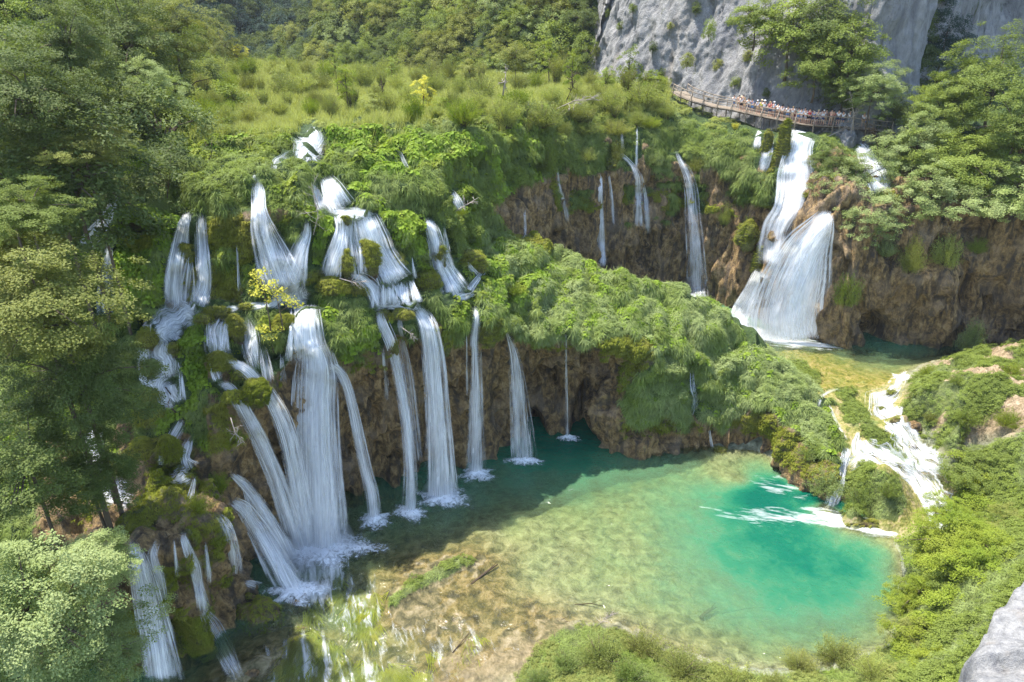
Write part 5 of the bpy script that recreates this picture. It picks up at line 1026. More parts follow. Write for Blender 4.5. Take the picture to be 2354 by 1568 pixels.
SH = [(690,205,70,62,'willow2','willow','large round fan-shaped willow shrub at the left of the meadow'),(480,250,62,45,'willow0','lime_l','rounded bright shrub at the left end of the terraces'),(520,300,58,34,'willow1','willow','loose shrub above the left terraces'),
 (620,260,62,40,'willow1','willow','soft green shrub left of the topmost cascade'),(1240,275,71,80,'willow0','heath','grey-green willow spilling over the dark wall'),(1330,265,80,62,'willow1','heath','twiggy brownish willow at the rim of the alcove'),
 (1480,225,90,70,'willow0','willow','dense bright willow at the rim of the alcove, right half'),(1535,262,88,38,'willow2','willow','bright shrub just below the left end of the boardwalk'),(1400,240,86,58,'willow1','willow','yellow-green willow above the alcove'),
 (1060,490,56,26,'willow2','lime_l','pale shrub beside the bleached branch'),(1180,670,56,38,'willow2','lime_l','round green shrub in the middle of the grassy hump'),(1690,292,86,22,'upright','yellow','small yellow-flowering shrub below the boardwalk'),
 (720,500,47,20,'upright','lime_l','leafy shrub on a moss pillar between the upper falls'),(530,1000,37,40,'heath2','lime_l','pale leafy shrub above the slanting falls'),
 (445,1160,35,48,'heath','lime_l','lush round leafy plant on the rim of the shaded terrace'),(500,1110,36,44,'willow2','lime_l','tall bright tussock beside the slanting falls'),
 (1905,1090,46,46,'heath2','palegrass','round drooping tussock at the mouth of the left foaming branch'),(1990,1130,45,50,'heath','palegrass','round tussock on the knoll between the foaming branches'),
 (2045,1130,45,36,'willow2','beech','small green shrub on the knoll between the foaming branches'),(1855,1040,50,26,'heath2','palegrass','low tussock at the dark foot of the ridge'),
 (1380,1500,30,70,'heath','heath','brown-green bush on the near bank at bottom centre'),(1300,1520,29,50,'willow2','grass','deep green tussock at the left end of the near bank'),(1480,1480,31,56,'heath2','heath','rounded bush on the near bank beside the dry twigs'),
 (1570,1530,30,70,'heath','heath','greyish bush on the near bank with dry stems'),(1690,1560,29,60,'heath2','willow','low green bush at the bottom edge'),(1450,1550,29,60,'willow1','grass','grassy bush at the bottom edge'),
 (1840,1520,31,50,'heath','heath','grey-green bush near the bright lower right tree'),(1930,1500,32,60,'heath2','heath','feathery pale bush on the near right shore'),(2010,1540,30,60,'heath','willow','olive bush at the bottom right shore'),
 (1240,1560,28,40,'heath2','grass','small dark tussock at the bottom edge'),(1780,1568,29,44,'willow1','heath','dry-looking bush at the bottom edge'),
 (2135,850,64,24,'heath','lime_l','leafy clump on the left top of the tan mound'),(2200,870,62,22,'heath2','beech','green clump in the middle of the tan mound'),(2330,850,62,34,'heath','lime_l','green clump on the tan mound at the right edge'),
 (2230,950,58,40,'heath2','beech','shaded clump on the front of the tan mound'),(2140,960,57,26,'willow2','olive','olive clump on the front left of the tan mound'),(2320,960,55,40,'heath','lime_l','bright clump low on the tan mound at the right edge')]
for px, py, Y, r, key, mt, lab in SH: shrub(px, py, hit(px, py + r * .3) or Y, r, key, mt, lab, z=None, kz=.9)
# ------------------------------------------------------------------ boardwalk and its visitors
BW = [(1545,211,102),(1560,221,100),(1600,236,97),(1640,246,95),(1680,252,93),(1724,262,91),(1768,271,89),(1806,279,87.6),(1842,285.5,86.6),(1876,289,85.8),(1930,291,84.6),(1990,297,83.6),(2060,305,83)]
BWP = np.array([pY(*b) for b in BW])
def bw_at(px, side=0.):                    # deck point below image column px; side>0: towards the cliff
    xs = [b[0] for b in BW]; p = np.array([np.interp(px, xs, BWP[:, k]) for k in range(3)]); q = np.array([np.interp(px + 8, xs, BWP[:, k]) for k in range(3)]) - p
    n = np.array([-q[1], q[0], 0]); n /= np.linalg.norm(n) + 1e-9; n = n if n[1] > 0 else -n
    return p + n * side, q / (np.linalg.norm(q) + 1e-9), n
def box_mesh(items, mat):                   # items: centre, x axis, y axis, half sizes
    V, Fq = [], []
    for c, ax, ay, hs in items:
        ax = np.array(ax, float); ay = np.array(ay, float); az = np.cross(ax, ay); az /= np.linalg.norm(az)
        k = len(V)
        for sx, sy, sz in ((-1,-1,-1),(1,-1,-1),(1,1,-1),(-1,1,-1),(-1,-1,1),(1,-1,1),(1,1,1),(-1,1,1)): V.append(np.array(c) + ax*hs[0]*sx + ay*hs[1]*sy + az*hs[2]*sz)
        Fq += [[k,k+3,k+2,k+1],[k+4,k+5,k+6,k+7],[k,k+1,k+5,k+4],[k+1,k+2,k+6,k+5],[k+2,k+3,k+7,k+6],[k+3,k,k+4,k+7]]
    me = mesh_np('timber', np.array(V), np.array(Fq), False); me.materials.append(MAT[mat]); return me
def boardwalk():
    root = link('boardwalk', None, label='weathered timber boardwalk with log railings climbing along the foot of the grey cliff', cat='boardwalk')
    pl = []; 
    d = np.r_[0, np.cumsum(np.linalg.norm(np.diff(BWP, axis=0), axis=1))]; L = d[-1]; xs = [b[0] for b in BW]
    for s in np.arange(0, L, .24):
        px = np.interp(s, d, xs); p, t, n = bw_at(px, 1.0); z = np.cross(t, n); pl.append((p - np.array([0, 0, .03]), t, n, (.105, 1.15 + RNG.uniform(-.05, .05), .03)))
    link('deck', box_mesh(pl, 'plank'), None, root)
    for side in (-.05, 2.1):
        pts = []; s = .4
        while s < L: px = np.interp(s, d, xs); p, t, n = bw_at(px, side); pts.append((p, t, n)); s += 2.15
        for p, t, n in pts:
            sg = -1 if side < 1 else 1
            me = tubes([[p + n * sg * .05 - [0, 0, 1.3], p + [0, 0, .5], p + [0, 0, 1.12]]], [[.07, .06, .055]], 6); me.materials.append(MAT['plank']); link('post', me, None, root)
            if side < 1:
                me = tubes([[p - n * .55 - [0, 0, .25], p - n * .03 + [0, 0, .75]]], [[.05, .045]], 5); me.materials.append(MAT['plank']); link('brace', me, None, root)
        for h, rr in ((1.12, .065), (.58, .05)):
            for a, b in zip(pts[:-1], pts[1:]):
                me = tubes([[a[0] + [0, 0, h], (a[0] + b[0]) / 2 + [0, 0, h - .03], b[0] + [0, 0, h + .02]]], [[rr, rr * .9, rr * .85]], 6); me.materials.append(MAT['plank']); link('rail', me, None, root)
    js = [[bw_at(px, sd)[0] - [0, 0, .16] for px in np.linspace(1560, 2060, 30)] for sd in (.1, 1.9)]
    me = tubes(js, [[.06] * 30] * 2, 5); me.materials.append(MAT['darkwood']); link('joist', me, None, root)
boardwalk()
SK = {'hip': (0, 0, .93), 'belly': (0, 0, 1.10), 'chest': (0, .01, 1.32), 'neck': (0, 0, 1.47), 'head': (0, .02, 1.60), 'crown': (0, .01, 1.70)}
def person_mesh(pose, part):
    L = []                                   # (name, pos, radius, parent)
    lean = {'lean': .14, 'photo': .03, 'stand': 0., 'arm': .02, 'walk': .04}[pose]
    def up(p): x, y, z = p; return (x, y + max(0, z - .93) * lean * 1.4, z)
    N = {}
    def add(n, p, r, par): N[n] = (up(p), r, par)
    add('hip', (0, 0, .93), .13, None); add('belly', (0, 0, 1.12), .125, 'hip'); add('chest', (0, 0, 1.33), .15, 'belly'); add('neck', (0, .005, 1.49), .055, 'chest'); add('head', (0, .03, 1.60), .095, 'neck'); add('top', (0, .02, 1.70), .075, 'head')
    st = .10 if pose == 'walk' else .02
    for s, sg in (('l', 1), ('r', -1)):
        add('hj' + s, (.10 * sg, 0, .86), .095, 'hip'); add('kn' + s, (.11 * sg, .03 + st * sg, .48), .062, 'hj' + s); add('an' + s, (.12 * sg, -.01 + st * sg * 1.4, .09), .042, 'kn' + s); add('toe' + s, (.13 * sg, .14 + st * sg * 1.4, .035), .035, 'an' + s)
        add('sh' + s, (.19 * sg, 0, 1.41), .055, 'chest')
        el, wr = {'stand': ((.25, .0, 1.15), (.26, .08, .90)), 'lean': ((.27, .10, 1.17), (.20, .34, 1.08)), 'photo': ((.25, .14, 1.22), (.07, .30, 1.42)), 'walk': ((.25, .05 * sg, 1.15), (.25, .14 * sg + .04, .92)),
                  'arm': ((.28, .12, 1.30), (.24, .42, 1.38)) if sg > 0 else ((.25, 0, 1.15), (.22, .12, .98))}[pose]
        add('el' + s, (el[0] * sg, el[1], el[2]), .042, 'sh' + s); add('wr' + s, (wr[0] * sg, wr[1], wr[2]), .030, 'el' + s); add('ha' + s, (wr[0] * sg * .95, wr[1] + .06, wr[2] - (.03 if pose != 'stand' else .08)), .028, 'wr' + s)
    sel = {'body': list(N), 'shirt': ['belly', 'chest', 'hip', 'shl', 'shr', 'sll', 'slr'], 'shorts': ['hip', 'hjl', 'hjr', 'thl', 'thr', 'belly2']}[part]
    lp = lambda a, b, t: tuple(a[i] + (b[i] - a[i]) * t for i in range(3))
    if part == 'shirt':
        for s in 'lr': N['sl' + s] = (lp(N['sh' + s][0], N['el' + s][0], .6), .05, 'sh' + s)
        N['hip'] = (lp(N['hip'][0], N['belly'][0], .2), .13, None)
    if part == 'shorts':
        for s in 'lr': N['th' + s] = (lp(N['hj' + s][0], N['kn' + s][0], .75), .08, 'hj' + s)
        N['belly2'] = (lp(N['hip'][0], N['belly'][0], .45), .12, 'hip')
    idx = {n: i for i, n in enumerate([k for k in N if k in sel])}; me = bpy.data.meshes.new('p')
    me.from_pydata([N[n][0] for n in idx], [(idx[n], idx[N[n][2]]) for n in idx if N[n][2] in idx], [])
    o = bpy.data.objects.new('p', me); COL.objects.link(o); sk = o.modifiers.new('s', 'SKIN'); sk.use_smooth_shade = True; ss = o.modifiers.new('b', 'SUBSURF'); ss.levels = 1
    gr = 1.0 if part == 'body' else 1.16
    for n, i in idx.items():
        v = me.skin_vertices[0].data[i]; r = N[n][1] * gr; v.radius = (r * (1.15 if n in ('chest', 'hip', 'belly', 'belly2') else 1), r * (.8 if n in ('chest', 'hip', 'belly', 'belly2') else 1)); v.use_root = (n == 'hip')
    bpy.context.view_layer.update(); dg = bpy.context.evaluated_depsgraph_get(); out = bpy.data.meshes.new_from_object(o.evaluated_get(dg)); bpy.data.objects.remove(o); return out
def skin_mat(n, c): return plain(n, c, .6, .08)
for n, c in dict(skin=(.55, .32, .22), hair_dark=(.03, .02, .015), hair_fair=(.42, .28, .12), straw=(.62, .50, .30), white=(.82, .82, .82), offwhite=(.70, .68, .64), red=(.50, .04, .05), maroon=(.20, .03, .05), navy=(.03, .05, .12), blue=(.10, .22, .45), paleblue=(.42, .55, .70),
                 teal=(.02, .38, .36), lime=(.50, .60, .05), olive=(.16, .17, .11), black=(.02, .02, .025), tan=(.50, .34, .20), peach=(.70, .35, .25), grey=(.28, .28, .30), pink=(.65, .35, .42), denim=(.12, .20, .36), brown=(.20, .12, .08)).items(): MAT['c_' + n] = skin_mat(n + '_cloth', c)
POSES = {p: {q: person_mesh(p, q) for q in ('body', 'shirt', 'shorts')} for p in ('stand', 'lean', 'photo', 'arm', 'walk')}
for p in POSES.values():
    for me in p.values(): me.materials.clear(); me.materials.append(MAT['c_skin'])
def blob(name, items):                      # small smooth ellipsoids joined in one mesh
    Vs, Fs, o = [], [], 0
    for c, rad, cut in items:
        a, b = np.meshgrid(np.linspace(0, 2 * math.pi, 11), np.linspace(-math.pi / 2 + cut, math.pi / 2, 8)); V = np.stack([c[0] + rad[0] * np.cos(b) * np.cos(a), c[1] + rad[1] * np.cos(b) * np.sin(a), c[2] + rad[2] * np.sin(b)], -1)
        Vs.append(V.reshape(-1, 3)); Fs.append(grid_faces(8, 11) + o); o += 88
    me = mesh_np(name, np.concatenate(Vs), np.concatenate(Fs)); me.materials.append(MAT['c_hair_dark']); return me
HAIR = blob('hair', [((0, -.005, 1.665), (.095, .10, .085), .9)]); LONG = blob('hair', [((0, -.01, 1.665), (.10, .105, .085), .7), ((0, -.07, 1.54), (.085, .05, .16), 0)])
HAT = blob('hat', [((0, .02, 1.70), (.19, .19, .022), 0), ((0, .02, 1.71), (.10, .10, .09), 1.3)]); CAP = blob('cap', [((0, .01, 1.675), (.103, .11, .09), 1.1), ((0, .12, 1.675), (.07, .09, .015), 0)]); PACK = blob('backpack', [((0, -.20, 1.28), (.15, .10, .23), 0)])
PPL = [ # px, side, pose, shirt, trousers, head, headcolour, facing(rad from image), scale, extra, label
 (1674,.9,'photo','white','denim','long','hair_dark','dark-haired woman in a white top at the left end of the crowd'),
 (1683,1.2,'stand','tan','tan','hair','hair_dark','person in a tan top beside the woman in white at the left end'),
 (1690,1.5,'stand','brown','tan','hair','hair_dark','person in brown half hidden behind a straw hat'),
 (1695,.6,'lean','white','black','hat','straw','person in a white shirt, black trousers and straw hat near the left end'),
 (1704,.5,'lean','olive','tan','hair','hair_fair','person in an olive shirt leaning on the rail'),
 (1711,.5,'photo','offwhite','navy','cap','black','person in a pale shirt with a black cap holding a camera'),
 (1719,.7,'lean','blue','blue','hair','hair_dark','person in a blue shirt and bright blue shorts at the rail'),
 (1732,.6,'lean','paleblue','tan','cap','offwhite','person in a pale teal shirt with a light cap'),
 (1740,.6,'stand','lime','tan','hat','straw','person in a yellow-green shirt and straw hat'),
 (1747,.5,'photo','white','grey','hat','white','person all in white with a white sun hat'),
 (1752,1.5,'stand','maroon','black','hair','hair_dark','person in dark red standing behind the white sun hat'),
 (1760,.6,'lean','red','navy','hair','hair_fair','person in a bright red shirt and dark trousers'),
 (1766,1.0,'stand','paleblue','grey','cap','white','person in a pale blue shirt with a white cap beside the red shirt'),
 (1779,.6,'arm','white','brown','hair','hair_dark','person in white pointing, left of the pink shirt'),
 (1785,1.2,'stand','pink','black','hair','hair_dark','person in a pink shirt half hidden in the crowd'),
 (1790,.6,'lean','white','brown','hair','hair_dark','grey-haired man in a white shirt and brown shorts'),
 (1804,.5,'lean','white','denim','hair','hair_dark','man in a white shirt and jeans alone at the rail'),
 (1815,.6,'arm','offwhite','tan','long','hair_fair','blonde person in an off-white top reaching out'),
 (1821,1.0,'stand','maroon','maroon','hair','hair_dark','person in dark red clothes beside the teal shirt'),
 (1828,.7,'stand','teal','denim','hair','hair_dark','person in a teal shirt with a dark backpack'),
 (1836,.6,'lean','paleblue','grey','hair','hair_dark','person in a pale blue shirt and grey trousers right of the backpack'),
 (1842,1.3,'stand','white','navy','hair','hair_dark','person in white with dark trousers, behind the front row'),
 (1846,.6,'photo','white','grey','long','hair_dark','woman in a white top looking at a camera in mid crowd'),
 (1852,1.4,'stand','maroon','black','hair','hair_dark','tall person in maroon behind the red tank top'),
 (1855,.6,'photo','red','black','hair','hair_dark','person in a red tank top and black shorts shading the eyes'),
 (1865,.6,'lean','blue','navy','hair','hair_dark','person in a mid-blue shirt with bare arms'),
 (1873,.6,'lean','offwhite','navy','hat','straw','person in an off-white shirt, navy shorts and straw hat right of the blue shirt'),
 (1882,1.0,'stand','white','grey','hair','hair_dark','person in white left of the white cap'),
 (1887,.6,'photo','white','navy','cap','white','person with a white cap taking a picture'),
 (1892,1.1,'stand','grey','tan','hair','hair_dark','person in grey right of the white cap'),
 (1905,.7,'arm','peach','tan','hair','hair_dark','person in a peach top pointing across the water'),
 (1910,1.1,'stand','red','brown','hair','hair_dark','person in red behind the bare branches'),
 (1922,.8,'lean','white','navy','hair','hair_dark','person in white behind the fallen branches'),
 (1935,.8,'lean','white','navy','hair','hair_dark','person in a bright white shirt right of the fallen branches'),
 (1950,.9,'stand','white','grey','hair','hair_dark','lone person in white in the shade right of the branches'),
 (1982,.7,'stand','white','tan','long','hair_fair','woman in a white tank top near the right end of the railing'),
 (1993,.7,'stand','offwhite','blue','hair','hair_dark','rightmost person, in a pale shirt and blue shorts'),
]
for i, (px, sd_, pose, sh_, tr_, hd, hc, lab) in enumerate(PPL):
    p, t, n = bw_at(px, sd_ + .15); r = link('person', None, label=lab, cat='person', group='visitors on the boardwalk'); r.location = tuple(p)
    f = -n + t * RNG.uniform(-.5, .7); r.rotation_euler = (0, 0, math.atan2(f[1], f[0]) - math.pi / 2); s = RNG.uniform(.95, 1.06); r.scale = (s, s, s)
    link('body', POSES[pose]['body'], None, r)
    for q, c in (('shirt', sh_), ('shorts', tr_)): recol(link(q, POSES[pose][q], None, r), 'c_' + c)
    h = link({'hair': 'hair', 'long': 'hair', 'hat': 'hat', 'cap': 'cap'}[hd], {'hair': HAIR, 'long': LONG, 'hat': HAT, 'cap': CAP}[hd], None, r); recol(h, 'c_' + hc); h.location = (0, {'lean': .15, 'photo': .03}.get(pose, .02), 0)
    if 'backpack' in lab: b = link('backpack', PACK, None, r); recol(b, 'c_navy')
# ------------------------------------------------------------------ boulders, moss pillows, logs and dead branches
def rock_mesh(seed, sx=1, sy=1, sz=1, rough=.25):
    a, b = np.meshgrid(np.linspace(0, 2 * math.pi, 49)[:-1], np.linspace(-math.pi / 2, math.pi / 2, 30)); d = np.stack([np.cos(b) * np.cos(a), np.cos(b) * np.sin(a), np.sin(b)], -1)
    r = 1 + rough * fbm(d[..., 0] * 1.6 + seed, d[..., 1] * 1.6, d[..., 2] * 1.6, 4, 71) * 1.5; V = d * r[..., None] * [sx, sy, sz]
    V = np.concatenate([V, V[:, :1]], 1); me = mesh_np('rock', V, grid_faces(30, 49)); return me
def boulder(px, py, rx, ry, Yd, label, moss=1., name='mossy_boulder', group=None, strands=160, seed=None):
    seed = seed or int(px * 7 + py) % 997; Y = hit(px, py); Y = (Y if Y else Yd) - (0 if Yd is None else Yd); c = pY(px, py, Y); ax = c[1] * CC - (c[2] - H) * SS; k = ax / F
    me = rock_mesh(seed, rx * k, min(rx, ry) * k * .8, ry * k, .42); v = np.empty(len(me.vertices) * 3); me.vertices.foreach_get('co', v); v = v.reshape(-1, 3)
    attr(me, 'green', np.zeros(len(v))); attr(me, 'moss', np.clip(np.full(len(v), moss) * sst(-.8, .3, v[:, 2] / (ry * k) + moss - .4), 0, 1))
    o = link(name, None, label=label, cat='boulder' if 'boulder' in name else 'moss mound', group=group); o.location = tuple(c); link('stone', me, MAT['rock'], o)
    if strands:
        n = int(2.6 * strands * max(.5, (rx * ry / 400))); r = np.random.default_rng(seed); i = r.integers(0, len(v), n); P_ = v[i]; N = P_ / (np.linalg.norm(P_ / np.array([rx * k, rx * k * .7, ry * k]), axis=1, keepdims=True) + 1e-6); N = N / np.linalg.norm(N, axis=1, keepdims=True)
        ok = N[:, 2] > -.5; P_, N = P_[ok], N[ok]; bv, bf = blades(14, .26, .03, (-10, 60), 2.0, .16, 2, az=1.1, seed=seed % 5)
        yaw = np.arctan2(N[:, 1], N[:, 0]) + r.normal(0, .3, len(N)); cs, sn = np.cos(yaw)[:, None], np.sin(yaw)[:, None]; s = r.uniform(.6, 1.2, len(N))[:, None]
        X = P_[:, None, 0] + (bv[None, :, 0] * cs - bv[None, :, 1] * sn) * s; Yy = P_[:, None, 1] + (bv[None, :, 0] * sn + bv[None, :, 1] * cs) * s; Z = P_[:, None, 2] + bv[None, :, 2] * s
        mm = mesh_np('moss', np.stack([X, Yy, Z], -1), (bf[None] + (np.arange(len(P_)) * len(bv))[:, None, None]).reshape(-1, 4), False); link('moss', mm, MAT['moss_b'], o)
    return o
BO = [(600,1420,52,48,.5,'largest brown and green boulder at the foot of the slanting falls',.45,60),(573,1385,22,20,.6,'dark wet boulder standing on the slope above the largest boulder',.2,20),(682,1398,28,18,.2,'brown boulder right of the largest one at the edge of the foam',.15,0),
 (690,1455,26,14,0,'ochre rock with moss in the shallow river below the boulders',.5,20),(712,1470,20,11,0,'small mossy rock tip in the shallow river',.8,20),(580,1548,15,9,0,'small brown stone at the bottom edge',.1,0),
 (506,835,24,24,.4,'round moss pillow left of the diagonal falls',1,150),(548,862,14,13,.4,'small moss pillow between the heads of the diagonal falls',1,90),(590,905,30,36,.6,'big rounded moss mound between the two diagonal falls',1,200),(535,915,24,18,.5,'moss mound under the leafless twigs',1,130),
 (540,760,18,32,.5,'upright moss pillow in the terrace front',1,140),(655,755,24,36,.5,'moss pillow just right of the yellow saplings',1,150),(500,720,26,14,.3,'flat brown-green moss cushion on the terrace',1,100),(470,735,20,12,.3,'small moss cushion at the head of the stepped cascade',1,70),
 (565,705,16,8,.2,'low cushion in the terrace stream',1,40),(400,805,12,18,.3,'dark moss lump in the stepped cascade',.9,60),(345,850,18,20,.3,'moss lump at the left side of the stepped cascade',1,80),(340,780,20,26,.3,'shaded moss mound left of the stepped cascade',1,90),
 (392,1045,22,42,.5,'upright mossy stone between two chutes at the low terrace',.9,180),(350,910,22,18,.3,'moss mound under the middle step of the cascade',1,80),(345,960,30,26,.3,'broad moss mound beside the fallen debris',1,120),(330,1040,34,30,.3,'shaded mossy mound behind the upright stone',.9,120),
 (430,595,12,38,.3,'mossy rock between the strands of the twin fall',.8,80),(850,595,22,44,.3,'moss tongue under the strong curving fall',1,160),(800,610,14,34,.3,'narrow moss tongue between the veils below the wide ledge',1,110),(795,508,10,12,.3,'small moss knob on the wide ledge',1,40),
 (880,725,16,14,.4,'moss knob on the rim above the narrow fall',1,60),(925,722,22,14,.4,'wide moss knob on the rim above the broad fall',1,90),(905,800,9,18,.5,'moss tuft splitting the narrow fall',1,40),(1020,790,16,34,.5,'pale moss bulge right of the broad fall',1,120),
 (1125,765,26,36,.5,'tan moss pillow between the isolated column and the fan-shaped fall',1,180),(1013,590,12,26,.3,'moss tongue inside the stepped fall',1,80),(740,345,12,10,.3,'small mossy stone in the topmost cascade',1,30),(765,660,34,22,.4,'moss mound below the wide veils',1,130),(820,668,20,16,.4,'rounded moss mound with dead twigs',1,80),
 (985,650,24,30,.4,'golden moss mound left of the stepped fall basin',1,120),(1090,600,28,26,.4,'round dark green bush-like moss mound at the end of the upper tier',1,120),
 (1720,545,26,34,.4,'yellow-green moss head hanging left of the great waterfall',1,240),(1738,620,12,52,.3,'long yellow moss beard beside the great waterfall',1,200),(1762,345,11,44,.4,'left mossy rib at the head of the great waterfall',1,150),(1798,350,15,62,.4,'right mossy rib at the head of the great waterfall',1,240),
 (1790,548,24,18,.3,'grey-brown stone under the foot of the upper stage',.3,0),(1410,378,16,14,.3,'mossy ledge stone on the alcove wall',1,60),
 (1655,1035,14,10,.1,'small yellow mossy stone at the foot of the hump',1,40),(1925,1050,12,9,0,'pale stone at the side of the left foaming branch',.1,0),(1915,1183,26,14,0,'low ochre stone where the left branch enters the pool',.5,30),(2000,1206,60,12,.1,'long low ochre ledge under the knoll',.5,60),(2098,985,16,16,.3,'brownish stone in the longest foaming chute',.2,0),(2052,905,15,9,.1,'small mossy stone at the top of the longest foaming chute',.8,30),(2022,942,13,8,.1,'low mossy stone at the widest part of the longest foaming chute',.8,30),(2062,968,14,9,.1,'ochre stone splitting the longest foaming chute',.5,20),(2095,1030,12,8,.1,'small ochre stone low in the longest foaming chute',.4,10),(2012,1046,13,8,.1,'mossy stone splitting the second foaming chute',.9,30),(2070,1072,13,8,.1,'small stone in the middle of the second foaming chute',.6,20),(2118,1108,14,10,.1,'mossy stone at the bend of the second foaming chute',.9,30),(2150,1180,16,10,.1,'wet stone in the lower part of the second foaming chute',.5,20)]
for px, py, rx, ry, dd, lab, mo, st in BO: boulder(px, py, rx, ry, dd, lab, mo, name='mossy_boulder' if mo < .95 else 'moss_mound', strands=st)
b_ = boulder(1944, 335, 20, 34, 1.0, 'jagged grey limestone block beside the head of the great waterfall', 0, name='limestone_boulder', strands=0)
for ch in b_.children: ch.data.materials.clear(); ch.data.materials.append(MAT['lime'])
# twig bundles
def branch(px, py, Y, dx, dy, dY, seed, label, mat='dead', n=9, th=.05, name='dead_branch', spread=.5, forks=3, cat=None, lift=0):
    r = np.random.default_rng(seed); a = pY(px, py, Y); e = pY(px + dx, py + dy, Y + dY); L = np.linalg.norm(e - a); P_, R_ = [], []
    m = (a + e) / 2 + r.normal(0, .06 * L, 3); P_.append([a, m, e]); R_.append([th, th * .7, th * .25]); d = (e - a) / L
    for k in range(n):
        t = r.uniform(.25, .95); s = a * (1 - t) + e * t + (m - (a + e) / 2) * (1 - abs(2 * t - 1)); q = d * r.uniform(.2, .8) + r.normal(0, spread, 3); q /= np.linalg.norm(q); l = L * r.uniform(.15, .45) * (1 - t * .3)
        f = s + q * l; g = (s + f) / 2 + r.normal(0, .06 * l, 3); P_.append([s, g, f]); R_.append([th * .45, th * .35, th * .15])
        for _ in range(forks):
            q2 = q + r.normal(0, .5, 3); q2 /= np.linalg.norm(q2); u = r.uniform(.3, .9); s2 = s * (1 - u) + f * u; P_.append([s2, s2 + q2 * l * .2, s2 + q2 * l * .42]); R_.append([th * .25, th * .2, th * .1])
    P_ = [np.array(p) - a for p in P_]; me = tubes(P_, R_, 4); o = link(name, me, MAT[mat], label=label, cat=cat or name.replace('_', ' ')); o.location = tuple(a); return o
BR = [(1155,222,76,8,-60,0,1,'bare grey dead tree standing in the scrub','dead',10,.10,'dead_tree'),(880,225,82,-4,-40,0,2,'short dark snag between the yellow maple and the slender tree','darkwood',6,.09,'dead_tree'),
 (1300,235,84,14,-70,0,3,'dark leafless tree left of the alcove shrubs','darkwood',16,.09,'dead_tree'),(1280,250,80,95,-20,0,4,'tangle of grey leafless limbs above the alcove','dead',18,.06,'dead_branch'),(1040,490,54,60,-36,0,5,'bleached branch sticking out from the upper tier','dead',9,.05,'dead_branch'),
 (720,540,46,-5,-120,0,6,'thin leafless sapling in front of the slim fall','dead',16,.03,'dead_tree'),(384,455,46,8,-100,0,7,'thin bare stem rising from the left terrace','darkwood',6,.035,'dead_tree'),(500,390,52,-14,-70,0,8,'thin dark sapling stem on the left slope','darkwood',8,.04,'dead_tree'),
 (225,275,45,45,42,0,9,'pale bare bough hanging in front of the dark gully','dead',3,.05,'dead_branch'),(530,960,38,30,60,-1,10,'grey leafless shrub leaning beside the diagonal falls','dead',16,.035,'dead_branch'),(395,940,39,30,40,0,11,'dark woody debris caught in the stepped cascade','darkwood',26,.07,'driftwood'),(380,890,40,40,70,0,12,'fallen dark limbs lying across the stepped cascade','darkwood',20,.06,'driftwood'),
 (920,750,46,35,30,0,13,'rusty-brown twigs lodged on the rim above the narrow fall','dead',14,.04,'driftwood'),(780,640,46,60,6,0,14,'pale sticks lodged at the terrace edge below the wide veils','dead',12,.05,'driftwood'),(1370,1440,32,40,-30,0,15,'dry grey twig bush at the edge of the near bank','dead',26,.03,'dead_branch'),
 (1900,315,84,95,-25,0,16,'bleached fallen branches tangled right of the great waterfall head','dead',26,.06,'driftwood'),(1960,300,83,-6,-90,0,17,'grey dead tree at the right part of the boardwalk','dead',14,.09,'dead_tree'),(2020,400,80,-10,-110,0,18,'dark bare stem standing in the white water behind the trees','darkwood',14,.09,'dead_tree'),
 (1870,255,85,55,55,0,19,'crossing bleached limb in front of the crowd','dead',7,.05,'dead_branch')]
for px, py, Y, dx, dy, dY, sd2, lab, mt, n, th, nm in BR: branch(px, py, Y, dx, dy, dY, sd2, lab, mt, n, th, nm)
for (px, py, dx, dy, z, th, lab) in [(1080,1345,64,-48,-.1,.10,'long brown log lying in the ochre shallows'),(1040,1500,40,-46,-.05,.045,'dark branch lying in the rippled shallows at the bottom'),(1610,1420,35,-24,-.7,.16,'short dark log sunk in the emerald pool'),(1785,1400,90,-4,-1.1,.10,'long dark sunken branch in the emerald pool'),
   (1250,1436,60,-6,-.1,.06,'thin stick in the shallows near the dry twig bush'),(1660,1410,110,-14,-.8,.05,'thin sunken pole between the short log and the long branch'),(1320,1390,70,4,-.2,.05,'submerged stick in the tan shallows')]:
    a = pZ(px, py, z); e = pZ(px + dx, py + dy, z + .1); m_ = (a + e) / 2 + [.1, .15, .05]; me = tubes([[a * 0, m_ - a, e - a], [m_ - a, m_ - a + (e - a) * .3 + [.2, .3, .1]]], [[th, th * .9, th * .4], [th * .4, th * .2]], 6); o = link('log', me, MAT['darkwood'], label=lab, cat='log'); o.location = tuple(a)
